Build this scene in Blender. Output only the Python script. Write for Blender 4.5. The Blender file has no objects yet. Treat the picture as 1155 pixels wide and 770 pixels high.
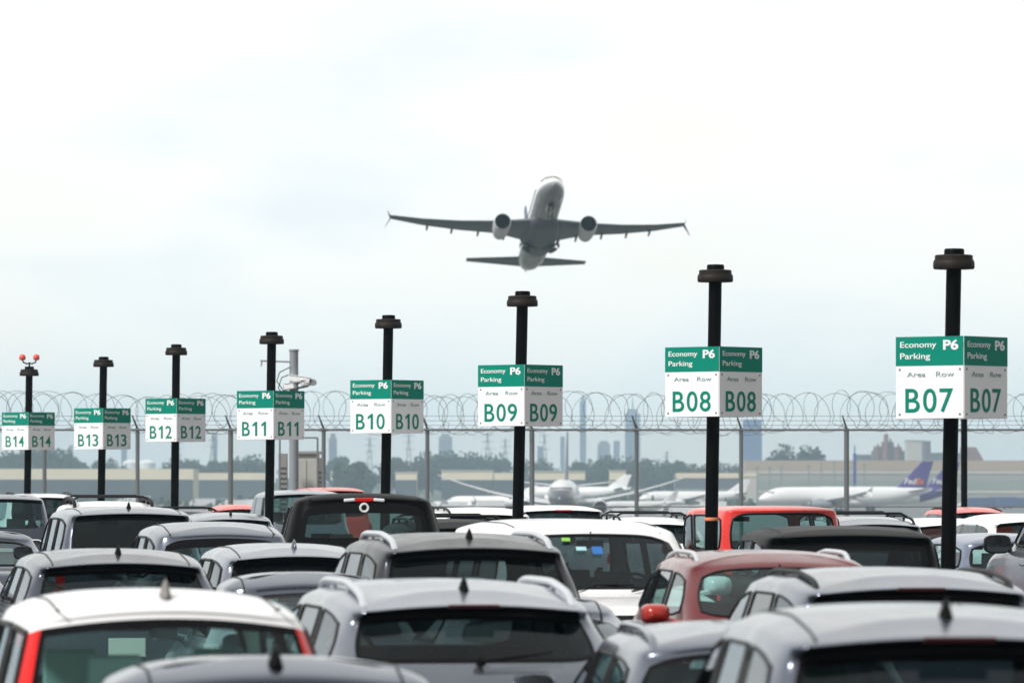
import bpy, bmesh, math, random
from mathutils import Vector, Matrix, Euler
R = math.radians
scene = bpy.context.scene
COL = scene.collection
F_PX = 6000.0            # focal length in photo pixels (1155 wide)
CAM_H = 2.2
HOR = 541.0              # horizon row in the photo
def PX(px, d): return (px - 577.5) * d / F_PX
def PZ(py, d): return CAM_H + (HOR - py) * d / F_PX
GZ = -7.0                # airfield level, below the raised car park

# ------------------------------------------------------------------ materials
def new_mat(name):
    m = bpy.data.materials.new(name); m.use_nodes = True
    nt = m.node_tree
    return m, nt, nt.nodes['Principled BSDF']
_mc = {}
def mat(name, col, rough=.5, metal=0., var=.12, scale=6., coat=0., spec=.5, bump=0.):
    if name in _mc: return _mc[name]
    m, nt, b = new_mat(name)
    b.inputs['Roughness'].default_value = rough
    b.inputs['Metallic'].default_value = metal
    b.inputs['Coat Weight'].default_value = coat
    b.inputs['Coat Roughness'].default_value = .04
    b.inputs['Specular IOR Level'].default_value = spec
    tc = nt.nodes.new('ShaderNodeTexCoord')
    nz = nt.nodes.new('ShaderNodeTexNoise'); nz.inputs['Scale'].default_value = scale; nz.inputs['Detail'].default_value = 5
    nt.links.new(tc.outputs['Object'], nz.inputs['Vector'])
    mx = nt.nodes.new('ShaderNodeMix'); mx.data_type = 'RGBA'
    mx.inputs['A'].default_value = [c * (1 - var) for c in col] + [1]
    mx.inputs['B'].default_value = [min(1, c * (1 + var)) for c in col] + [1]
    nt.links.new(nz.outputs['Fac'], mx.inputs['Factor'])
    nt.links.new(mx.outputs['Result'], b.inputs['Base Color'])
    if bump:
        bp = nt.nodes.new('ShaderNodeBump'); bp.inputs['Strength'].default_value = bump
        nt.links.new(nz.outputs['Fac'], bp.inputs['Height']); nt.links.new(bp.outputs['Normal'], b.inputs['Normal'])
    _mc[name] = m
    return m
def glass(name, tint, gloss=.06):
    if name in _mc: return _mc[name]
    m = bpy.data.materials.new(name); m.use_nodes = True
    nt = m.node_tree; nt.nodes.clear()
    out = nt.nodes.new('ShaderNodeOutputMaterial')
    tr = nt.nodes.new('ShaderNodeBsdfTransparent'); tr.inputs['Color'].default_value = list(tint) + [1]
    gl = nt.nodes.new('ShaderNodeBsdfGlossy'); gl.inputs['Roughness'].default_value = .03; gl.inputs['Color'].default_value = (.9, .95, 1, 1)
    fr = nt.nodes.new('ShaderNodeFresnel'); 
    ge = nt.nodes.new('ShaderNodeNewGeometry'); io = nt.nodes.new('ShaderNodeMapRange')      # a thin pane reflects the same from both sides
    io.inputs['To Min'].default_value = 1.5; io.inputs['To Max'].default_value = 1 / 1.5
    nt.links.new(ge.outputs['Backfacing'], io.inputs['Value']); nt.links.new(io.outputs['Result'], fr.inputs['IOR'])
    mx = nt.nodes.new('ShaderNodeMixShader')
    nt.links.new(fr.outputs['Fac'], mx.inputs['Fac']); nt.links.new(tr.outputs['BSDF'], mx.inputs[1]); nt.links.new(gl.outputs['BSDF'], mx.inputs[2])
    nt.links.new(mx.outputs['Shader'], out.inputs['Surface'])
    _mc[name] = m
    return m
def paint(name, col, metal=.35, rough=.32, coat=.5):
    if name in _mc: return _mc[name]
    m = mat(name, col, rough=rough, metal=metal, var=.05, scale=2.2, coat=coat)
    nt = m.node_tree; b = nt.nodes['Principled BSDF']
    tc = nt.nodes.new('ShaderNodeTexCoord')
    n1 = nt.nodes.new('ShaderNodeTexNoise'); n1.inputs['Scale'].default_value = 5; n1.inputs['Detail'].default_value = 8; n1.inputs['Roughness'].default_value = .65
    nt.links.new(tc.outputs['Object'], n1.inputs['Vector'])
    r1 = nt.nodes.new('ShaderNodeMapRange'); r1.inputs['From Min'].default_value = .35; r1.inputs['From Max'].default_value = .7   # dust film: rougher patches
    r1.inputs['To Min'].default_value = rough * .85; r1.inputs['To Max'].default_value = rough * 1.3
    nt.links.new(n1.outputs['Fac'], r1.inputs['Value']); nt.links.new(r1.outputs['Result'], b.inputs['Roughness'])
    r2 = nt.nodes.new('ShaderNodeMapRange'); r2.inputs['From Min'].default_value = .4; r2.inputs['From Max'].default_value = .75
    r2.inputs['To Min'].default_value = .03; r2.inputs['To Max'].default_value = .16
    nt.links.new(n1.outputs['Fac'], r2.inputs['Value']); nt.links.new(r2.outputs['Result'], b.inputs['Coat Roughness'])
    n2 = nt.nodes.new('ShaderNodeTexNoise'); n2.inputs['Scale'].default_value = 1.3; n2.inputs['Detail'].default_value = 2
    nt.links.new(tc.outputs['Object'], n2.inputs['Vector'])
    bp = nt.nodes.new('ShaderNodeBump'); bp.inputs['Strength'].default_value = .035; bp.inputs['Distance'].default_value = .05     # sheet metal is never quite flat
    nt.links.new(n2.outputs['Fac'], bp.inputs['Height']); nt.links.new(bp.outputs['Normal'], b.inputs['Normal'])
    return m

BLACK = mat('black_plastic', (.006, .006, .007), .5, spec=.2)
GLOSSBLACK = mat('gloss_black_trim', (.003, .003, .004), .2, spec=.2)
MATTBLACK = mat('matt_black_cavity', (.003, .003, .004), .9, spec=.0)
RUBBER = mat('tyre_rubber', (.02, .02, .021), .8)
ALLOY = mat('alloy_rim', (.45, .45, .47), .3, .8)
CHROME = mat('chrome', (.7, .72, .75), .15, .9)
MIRROR = mat('mirror_glass', (.10, .11, .12), .1, .9)
FINBLACK = mat('fin_black', (.003, .003, .0035), .5, spec=.05)
RAILSILVER = mat('rail_silver', (.62, .64, .68), .3, .6)
REDLENS = mat('red_lens', (.62, .010, .008), .25, coat=.1, spec=.3, var=.05)
REDLENSDARK = mat('dark_red_lens', (.035, .004, .004), .3, spec=.3)
CLEARLENS = mat('clear_lens', (.65, .68, .70), .12, coat=.5)
CHMSLWHITE = mat('cargo_lamp_lens', (.75, .77, .8), .25)
SEAT = mat('seat_fabric', (.055, .06, .065), .9, scale=30)
SEATLIGHT = mat('pale_seat_fabric', (.30, .34, .34), .9, scale=30)
CABINTEAL = mat('pale_cabin_lining', (.20, .255, .26), .9)
CABINPALE = mat('light_cabin_lining', (.34, .43, .41), .9)
SEATGREEN = mat('pale_green_seat_fabric', (.36, .52, .48), .9, scale=30)
CABIN = mat('cabin_lining', (.09, .10, .105), .9)
PLATE = mat('plate_white', (.7, .7, .66), .4)
G_PRIV = glass('privacy_glass', (.13, .155, .165))
G_MID = glass('tinted_glass', (.50, .64, .65))
G_CLEAR = glass('green_tinted_glass', (.55, .74, .70))

# ------------------------------------------------------------------ mesh helpers
class MB:
    def __init__(self): self.v = []; self.f = []
    def add(self, vs, fs):
        o = len(self.v); self.v += [tuple(v) for v in vs]; self.f += [tuple(i + o for i in f) for f in fs]
    def box(self, c, s, rot=None):
        hx, hy, hz = s[0] / 2, s[1] / 2, s[2] / 2
        vs = [Vector((x, y, z)) for x in (-hx, hx) for y in (-hy, hy) for z in (-hz, hz)]
        if rot: 
            e = Euler(rot); vs = [e.to_matrix() @ v for v in vs]
        vs = [v + Vector(c) for v in vs]
        self.add(vs, [(0, 1, 3, 2), (4, 6, 7, 5), (0, 4, 5, 1), (2, 3, 7, 6), (0, 2, 6, 4), (1, 5, 7, 3)])
    def tube(self, pts, r, n=8, cap=True, closed=False):
        pts = [Vector(p) for p in pts]; rs = r if isinstance(r, (list, tuple)) else [r] * len(pts)
        base = len(self.v); up = None; m = len(pts)
        for i, p in enumerate(pts):
            if closed: t = (pts[(i + 1) % m] - pts[i - 1])
            else: t = pts[min(i + 1, m - 1)] - pts[max(i - 1, 0)]
            if t.length < 1e-9: t = Vector((0, 0, 1))
            t.normalize()
            if up is None:
                a = Vector((0, 0, 1)) if abs(t.z) < .9 else Vector((1, 0, 0))
                up = (a - t * a.dot(t)).normalized()
            else:
                up = up - t * up.dot(t)
                up = up.normalized() if up.length > 1e-6 else t.orthogonal().normalized()
            b = t.cross(up)
            for k in range(n):
                a = 2 * math.pi * k / n
                self.v.append(tuple(p + (up * math.cos(a) + b * math.sin(a)) * rs[i]))
        for i in range(m if closed else m - 1):
            j = (i + 1) % m
            for k in range(n):
                k2 = (k + 1) % n
                self.f.append((base + i * n + k, base + i * n + k2, base + j * n + k2, base + j * n + k))
        if cap and not closed:
            self.f.append(tuple(base + k for k in reversed(range(n))))
            self.f.append(tuple(base + (m - 1) * n + k for k in range(n)))
    def loft(self, secs, cap=True):
        n = len(secs[0]); base = len(self.v)
        for s in secs: self.v += [tuple(p) for p in s]
        for i in range(len(secs) - 1):
            for k in range(n):
                k2 = (k + 1) % n
                self.f.append((base + i * n + k, base + i * n + k2, base + (i + 1) * n + k2, base + (i + 1) * n + k))
        if cap:
            self.f.append(tuple(base + k for k in reversed(range(n))))
            self.f.append(tuple(base + (len(secs) - 1) * n + k for k in range(n)))
    def lathe(self, prof, n=24, axis='z', c=(0, 0, 0), cap=True):
        secs = []
        for r, h in prof:
            s = []
            for k in range(n):
                a = 2 * math.pi * k / n
                x, y = r * math.cos(a), r * math.sin(a)
                p = {'z': (x, y, h), 'y': (x, h, y), 'x': (h, x, y)}[axis]
                s.append((p[0] + c[0], p[1] + c[1], p[2] + c[2]))
            secs.append(s)
        self.loft(secs, cap)
    def mesh(self, name):
        me = bpy.data.meshes.new(name); me.from_pydata(self.v, [], self.f)
        bm = bmesh.new(); bm.from_mesh(me)
        bmesh.ops.recalc_face_normals(bm, faces=bm.faces)
        bm.to_mesh(me); bm.free(); return me
    def build(self, name, m, parent=None, smooth=None, bevel=0, seg=2):
        me = self.mesh(name)
        o = link(name, me, m, parent)
        if bevel:
            md = o.modifiers.new('Bevel', 'BEVEL'); md.width = bevel; md.segments = seg; md.limit_method = 'ANGLE'
        if smooth is not None: shade(me, smooth)
        return o
def shade(me, ang=40):
    for p in me.polygons: p.use_smooth = True
    bm = bmesh.new(); bm.from_mesh(me)
    for e in bm.edges:
        if len(e.link_faces) == 2: e.smooth = e.calc_face_angle(0) < R(ang)
    bm.to_mesh(me); bm.free()
def link(name, me, m=None, parent=None):
    o = bpy.data.objects.new(name, me); COL.objects.link(o)
    if m is not None:
        me.materials.clear(); me.materials.append(m)
    if parent is not None: o.parent = parent
    return o
def tag(o, label, cat, group=None):
    o['label'] = label; o['category'] = cat
    if group: o['group'] = group
    return o
def struct(o, kind='structure'):
    o['kind'] = kind; return o
def thing(name, label, cat, loc=(0, 0, 0), rz=0, group=None):
    o = bpy.data.objects.new(name, None); COL.objects.link(o)
    o.empty_display_size = .3
    o.location = loc; o.rotation_euler = (0, 0, rz)
    return tag(o, label, cat, group)
def copy_tree(o, parent=None):
    c = o.copy(); COL.objects.link(c)
    if parent is not None: c.parent = parent
    for ch in list(o.children): copy_tree(ch, c)
    return c
_tc = {}
def text_mesh(s, bold=0.0):
    k = (s, bold)
    if k in _tc: return _tc[k]
    cu = bpy.data.curves.new('lettering', 'FONT'); cu.body = s; cu.offset = bold; cu.extrude = .004; cu.resolution_u = 6
    to = bpy.data.objects.new('lettering', cu); COL.objects.link(to)
    dg = bpy.context.evaluated_depsgraph_get()
    me = bpy.data.meshes.new_from_object(to.evaluated_get(dg))
    bpy.data.objects.remove(to); bpy.data.curves.remove(cu)
    _tc[k] = me
    return me
def text_part(name, s, m, parent, x0, x1, z0, z1, y, bold=0.0, depth=.004, mtx=None):
    """lettering fitted into the x0..x1, z0..z1 box of the local plane y"""
    src = text_mesh(s, bold); me = src.copy()
    xs = [v.co.x for v in me.vertices]; ys = [v.co.y for v in me.vertices]
    ax, bx, ay, by = min(xs), max(xs), min(ys), max(ys)
    for v in me.vertices:
        x = x0 + (v.co.x - ax) / (bx - ax) * (x1 - x0)
        z = z0 + (v.co.y - ay) / (by - ay) * (z1 - z0)
        p = Vector((x, y - (depth if v.co.z > 0 else 0), z))
        v.co = mtx @ p if mtx else p
    return link(name, me, m, parent)

# ------------------------------------------------------------------ camera
cam = bpy.data.cameras.new('Camera'); co = bpy.data.objects.new('Camera', cam); COL.objects.link(co)
co.location = (0, 0, CAM_H); co.rotation_euler = (R(90), 0, 0)
cam.sensor_width = 36; cam.lens = 36 * F_PX / 1155; cam.shift_y = (HOR - 385) / 1155
cam.clip_start = 1; cam.clip_end = 30000
cam.dof.use_dof = True; cam.dof.focus_distance = 76; cam.dof.aperture_fstop = 5.0
scene.camera = co

# ------------------------------------------------------------------ world and sun
w = bpy.data.worlds.new('World'); scene.world = w; w.use_nodes = True
SUN_AZ, SUN_EL = R(-131), R(42)       # azimuth from +Y (clockwise positive): to the left and a little behind the camera
nt = w.node_tree; nt.nodes.clear()
out = nt.nodes.new('ShaderNodeOutputWorld'); bg = nt.nodes.new('ShaderNodeBackground'); bg.inputs['Strength'].default_value = .1
sky = nt.nodes.new('ShaderNodeTexSky'); sky.sky_type = 'NISHITA'; sky.sun_disc = False
sky.sun_elevation = SUN_EL; sky.sun_rotation = SUN_AZ
sky.air_density = 1.0; sky.dust_density = 2.0
tc = nt.nodes.new('ShaderNodeTexCoord')
mp = nt.nodes.new('ShaderNodeMapping'); mp.inputs['Scale'].default_value = (1, 1, 2.6)
nz = nt.nodes.new('ShaderNodeTexNoise'); nz.inputs['Scale'].default_value = 13; nz.inputs['Detail'].default_value = 6; nz.inputs['Roughness'].default_value = .5
nt.links.new(tc.outputs['Generated'], mp.inputs['Vector']); nt.links.new(mp.outputs['Vector'], nz.inputs['Vector'])
cr = nt.nodes.new('ShaderNodeValToRGB')
cr.color_ramp.elements[0].position = .24; cr.color_ramp.elements[0].color = (6.3, 6.75, 7.1, 1)
cr.color_ramp.elements[1].position = .50; cr.color_ramp.elements[1].color = (7.95, 7.9, 7.55, 1)
e = cr.color_ramp.elements.new(.72); e.color = (8.2, 7.75, 7.1, 1)
nt.links.new(nz.outputs['Fac'], cr.inputs['Fac'])
nz2 = nt.nodes.new('ShaderNodeTexNoise'); nz2.inputs['Scale'].default_value = 5; nz2.inputs['Detail'].default_value = 4
nt.links.new(mp.outputs['Vector'], nz2.inputs['Vector'])
mr = nt.nodes.new('ShaderNodeMapRange'); mr.inputs['From Min'].default_value = .35; mr.inputs['From Max'].default_value = .6
mr.inputs['To Min'].default_value = .84; mr.inputs['To Max'].default_value = .97
nt.links.new(nz2.outputs['Fac'], mr.inputs['Value'])
mx = nt.nodes.new('ShaderNodeMix'); mx.data_type = 'RGBA'
nt.links.new(mr.outputs['Result'], mx.inputs['Factor'])
nt.links.new(sky.outputs['Color'], mx.inputs['A']); nt.links.new(cr.outputs['Color'], mx.inputs['B'])
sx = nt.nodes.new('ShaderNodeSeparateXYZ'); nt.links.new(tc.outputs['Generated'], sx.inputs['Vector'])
thin = nt.nodes.new('ShaderNodeMapRange'); thin.interpolation_type = 'SMOOTHSTEP'      # unseen sky overhead and behind is dimmed to darken glass and shaded faces
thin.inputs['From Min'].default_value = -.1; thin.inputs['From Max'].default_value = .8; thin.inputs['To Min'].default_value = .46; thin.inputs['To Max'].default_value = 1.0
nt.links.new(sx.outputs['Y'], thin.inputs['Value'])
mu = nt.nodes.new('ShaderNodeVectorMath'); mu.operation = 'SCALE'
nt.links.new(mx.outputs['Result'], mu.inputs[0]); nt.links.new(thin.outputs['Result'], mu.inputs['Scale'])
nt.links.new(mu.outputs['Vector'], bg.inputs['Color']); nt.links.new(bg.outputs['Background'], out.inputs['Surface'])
sl = bpy.data.lights.new('Sun', 'SUN'); sl.energy = 2.7; sl.angle = R(10); sl.color = (1, .975, .94)
so = bpy.data.objects.new('Sun', sl); COL.objects.link(so); so.location = (-40, -20, 60)
d_sun = Vector((math.sin(SUN_AZ) * math.cos(SUN_EL), math.cos(SUN_AZ) * math.cos(SUN_EL), math.sin(SUN_EL)))
so.rotation_euler = (-d_sun).to_track_quat('-Z', 'Y').to_euler()
vs = scene.view_settings
scene.display_settings.display_device = 'sRGB'
vs.view_transform = 'Standard'; vs.look = 'None'; vs.exposure = .58; vs.gamma = 1; vs.use_curve_mapping = False
scene.cycles.use_denoising = True
scene.cycles.max_bounces = 10; scene.cycles.transparent_max_bounces = 12; scene.cycles.volume_bounces = 1
scene.cycles.volume_step_rate = 1.0

# ------------------------------------------------------------------ ground
def ground_mat():
    m, nt, b = new_mat('airfield_ground')
    b.inputs['Roughness'].default_value = .9
    tc = nt.nodes.new('ShaderNodeTexCoord')
    mp = nt.nodes.new('ShaderNodeMapping'); mp.inputs['Scale'].default_value = (.0016, .0045, 1)
    nz = nt.nodes.new('ShaderNodeTexNoise'); nz.inputs['Scale'].default_value = 1; nz.inputs['Detail'].default_value = 7; nz.inputs['Roughness'].default_value = .6
    nt.links.new(tc.outputs['Object'], mp.inputs['Vector']); nt.links.new(mp.outputs['Vector'], nz.inputs['Vector'])
    cr = nt.nodes.new('ShaderNodeValToRGB'); cr.color_ramp.interpolation = 'LINEAR'
    el = cr.color_ramp.elements
    el[0].position = .36; el[0].color = (.045, .065, .04, 1)
    el[1].position = .66; el[1].color = (.24, .22, .19, 1)
    for p, c in ((.44, (.07, .085, .055)), (.49, (.12, .12, .10)), (.52, (.075, .078, .08)), (.60, (.16, .155, .14))):
        x = el.new(p); x.color = c + (1,)
    nt.links.new(nz.outputs['Fac'], cr.inputs['Fac']); nt.links.new(cr.outputs['Color'], b.inputs['Base Color'])
    return m
g = MB()
prof = [(-60, 0), (0, 0), (160, 0), (163, 0), (184, GZ), (400, GZ), (1200, GZ), (2400, GZ), (5000, GZ), (9000, GZ), (16000, GZ)]
xs_ = [-6000, -1500, -300, -60, 0, 60, 300, 1500, 6000]
for y, z in prof:
    for x in xs_: g.v.append((x, y, z))
nx = len(xs_)
for i in range(len(prof) - 1):
    for j in range(nx - 1):
        g.f.append((i * nx + j, i * nx + j + 1, (i + 1) * nx + j + 1, (i + 1) * nx + j))
struct(g.build('ground', ground_mat()))
asph = mat('lot_asphalt', (.055, .055, .057), .85, var=.35, scale=1.2, bump=.15)
g = MB(); g.add([(-70, -20, .004), (70, -20, .004), (70, 153, .004), (-70, 153, .004)], [(0, 1, 2, 3)])
struct(g.build('parking_lot_asphalt', asph))
white_line = mat('line_paint', (.72, .72, .70), .7, var=.2, scale=8)
g = MB(); YAW = R(10)
ux, uy = math.sin(YAW), math.cos(YAW)
for row in (20.6, 26.4, 31.2, 36.4, 42, 49, 56.5, 64.5, 72, 80, 88, 98, 110, 124):
    for k in range(-9, 10):
        x0 = 0.4 + k * 2.67 - (row - 20) * .15
        a = Vector((x0, row, .008)); b_ = a + Vector((-ux, uy, 0)) * 4.6; n_ = Vector((uy, ux, 0)) * .05
        g.add([a - n_, a + n_, b_ + n_, b_ - n_], [(0, 1, 2, 3)])
struct(g.build('stall_line_paint', white_line))
# apron slab under the parked jets
apron = mat('apron_concrete', (.15, .155, .16), .8, var=.3, scale=.02)
g = MB(); g.add([(-420, 900, GZ + .02), (600, 900, GZ + .02), (700, 1950, GZ + .02), (-480, 1950, GZ + .02)], [(0, 1, 2, 3)])
struct(g.build('apron', apron))

# ------------------------------------------------------------------ haze
HAZE = True
if HAZE:
    hb = MB(); hb.box((0, 3980, 54), (9000, 8060, 124))
    hm = bpy.data.materials.new('haze_air'); hm.use_nodes = True
    n = hm.node_tree; n.nodes.clear()
    o_ = n.nodes.new('ShaderNodeOutputMaterial'); pv = n.nodes.new('ShaderNodeVolumePrincipled')
    pv.inputs['Color'].default_value = (.60, .85, 1, 1); pv.inputs['Density'].default_value = 1.4e-4; pv.inputs['Anisotropy'].default_value = .0
    n.links.new(pv.outputs['Volume'], o_.inputs['Volume'])
    struct(hb.build('haze', hm), 'stuff')

# ------------------------------------------------------------------ cars
STY = dict(
 sedan=dict(camber=.065, L=4.75, W=1.80, zb=.98, ygr=.95, yrr=1.70, yc=3.40, ywr=2.62, hwt=.70, ztr=1.00, hood=.80, deck=.06, sag=(.05, .05), wr=.33, quarter=False, tail='h'),
 hatch=dict(camber=.07, L=4.20, W=1.74, zb=1.00, ygr=.14, yrr=.52, yc=3.20, ywr=2.45, hwt=.76, ztr=1.0, hood=.82, deck=.05, sag=(.07, .05), wr=.32, quarter=True, tail='v'),
 suv=dict(L=4.65, W=1.86, zb=1.10, ygr=.15, yrr=.50, yc=3.40, ywr=2.70, hwt=.77, ztr=1.06, hood=.92, deck=.05, sag=(.07, .05), wr=.36, quarter=True, tail='h'),
 bigsuv=dict(camber=.04, L=5.10, W=2.00, zb=1.20, ygr=.12, yrr=.34, yc=3.75, ywr=3.10, hwt=.80, ztr=1.14, hood=1.06, deck=.03, sag=(.04, .05), wr=.39, quarter=True, tail='h'),
 jeep=dict(camber=.012, L=4.40, W=1.86, zb=1.18, ygr=.05, yrr=.13, yc=3.00, ywr=2.75, hwt=.86, ztr=1.12, hood=1.08, deck=.02, sag=(.01, .02), wr=.41, quarter=True, tail='h'),
 pickup=dict(camber=.05, L=5.80, W=2.03, zb=1.36, ygr=2.05, yrr=2.22, yc=4.45, ywr=3.80, hwt=.80, ztr=1.34, hood=1.22, deck=.02, sag=(.02, .05), wr=.42, quarter=False, tail='h'),
)
SIDEWIN = {}
def cage(p, H):
    L, W = p['L'], p['W']; h = W / 2; zb = p['zb']; ygr, yrr, yc, ywr = p['ygr'], p['yrr'], p['yc'], p['ywr']; ht = p['hwt'] * h
    # greenhouse stations along the belt and along the roof, k3..k8
    yg8 = yc - .18
    span = yg8 - ygr
    if p['quarter']: fr = [.055, .30, .325, .615, .655, .985]
    else: fr = [.10, .20, .22, .585, .63, .985]
    gy = [ygr + span * f for f in fr]
    t3 = yrr + (.10 if p['quarter'] else .14); t8 = ywr - .05
    if p['quarter']: ft = [0, .29, .325, .70, .76, 1.0]
    else: ft = [0, .10, .14, .66, .74, 1.0]
    ty = [t3 + (t8 - t3) * f for f in ft]
    lo = [gy[0], max(gy[1], .30 * L) if p['quarter'] else .27 * L, .32 * L, .50 * L, .535 * L, L - .42]
    cr_ = .16
    def zp(y):
        ym = (yrr + ywr) / 2
        if y < ym: return H - p['sag'][0] * ((ym - y) / (ym - yrr)) ** 2
        return H - p['sag'][1] * ((y - ym) / (ywr - ym)) ** 2
    def ring(yr, yf, hw, zr, zs, zf, ys, cr, cf, wr=.86, wf=.86, zf9=None, tap=.97):
        z9 = zf if zf9 is None else zf9
        zz = zs if isinstance(zs, list) else [zs] * 6
        return [(0, yr, zr), (.5 * hw, yr + .015, zr), (wr * hw, yr + cr * .35, zr), (hw * tap, ys[0], zz[0])] + \
               [(hw, ys[i], zz[i]) for i in (1, 2, 3, 4)] + [(hw * tap, ys[5], zz[5]), (wf * hw, yf - cf * .45, z9), (.45 * hw, yf - .04, zf), (0, yf, zf)]
    lob = [.26] + lo[1:]
    rings = []
    rings.append(ring(.14, L - .12, .93 * h, .26, .22, .24, lob, cr_, .25))
    rings.append(ring(.03, L - .03, .975 * h, .34, .30, .32, lob, cr_, .25))
    rings.append(ring(.00, L, 1.0 * h, .58, .58, .55, lob, cr_, .28))
    rings.append(ring(.05, L - .03, 1.0 * h, .80, .80, .74, lob, cr_, .30))
    yE = .09; zE = p['ztr'] - .05
    rings.append(ring(yE, L - .16, .985 * h, zE, [zE, zb - .07, zb - .07, zb - .07, zb - .07, p['hood'] + .02], p['hood'], [.27] + lo[1:5] + [L - .55], cr_, .30))
    mid = lambda a, b, t=.5: a + (b - a) * t
    yF = mid(yE + .05, ygr, .5) if ygr > .5 else mid(yE, ygr, .6)
    fy = [mid(.27, gy[0])] + [mid(lo[i], gy[i]) for i in (1, 2, 3, 4)] + [mid(L - .55, gy[5])]
    zhm = mid(p['hood'], zb, .62) + .04
    rings.append(ring(yF, mid(L - .16, yc, .55), .965 * h, mid(zE, zb, .6) + .012, [zb - .03] * 5 + [zhm - .01], zhm, fy, cr_, .22))
    rings.append(ring(ygr, yc, .94 * h, zb, zb, zb, gy, .16, .18, .87 if p['tail'] != 'v' else .895, .87))
    rings.append(ring(ygr + .012 + (yrr - ygr) * .07, yc - .03 - (yc - ywr) * .05, .935 * h - (h - ht) * .05, zb + .035, zb + .035, zb + .035, [mid(a, b, .07) for a, b in zip(gy, ty)], .16, .18, .87 if p['tail'] != 'v' else .895, .87))
    zH = [zp(y) - .10 for y in ty]
    rings.append(ring(yrr - .01, ywr + .03, ht * 1.04, zp(yrr) - (.10 if p['deck'] > .025 else .075), zH, zp(ywr) - .075, ty, .13, .14, .86 if p['tail'] != 'v' else .90, .87))
    zI = [zp(y) - .045 for y in ty]
    ovh = .13 if p['quarter'] and p['deck'] > .025 else .02
    rings.append(ring(yrr - ovh, ywr - .03, ht * 1.0, zp(yrr) - .055, zI, zp(ywr) - .045, [ty[0] - ovh * .6] + ty[1:], .12, .14, .88, .88))
    zJ = [zp(y) - .012 for y in ty]
    rings.append(ring(yrr - ovh * .2 + .05, ywr - .13, ht * .86, zp(yrr) - .022, zJ, zp(ywr) - .018, [ty[0]] + ty[1:5] + [ty[5] - .05], .08, .08, .88, .88))
    rings.append(ring(yrr + .22, ywr - .32, ht * .55, zp(yrr + .22), [zp(y) for y in ty], zp(ywr - .32), [ty[0] + .2] + ty[1:5] + [ty[5] - .2], .05, .05, .9, .9))
    cam_ = p.get('camber', {True: .055, False: .055}[p['quarter']])      # the roof panel is domed across the car
    for i in (8, 9, 10, 11): rings[i] = [(x, y, z - cam_ * min(1.1, abs(x) / ht) ** 2 + .006) for x, y, z in rings[i]]
    return rings, zp, ty, gy
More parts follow.
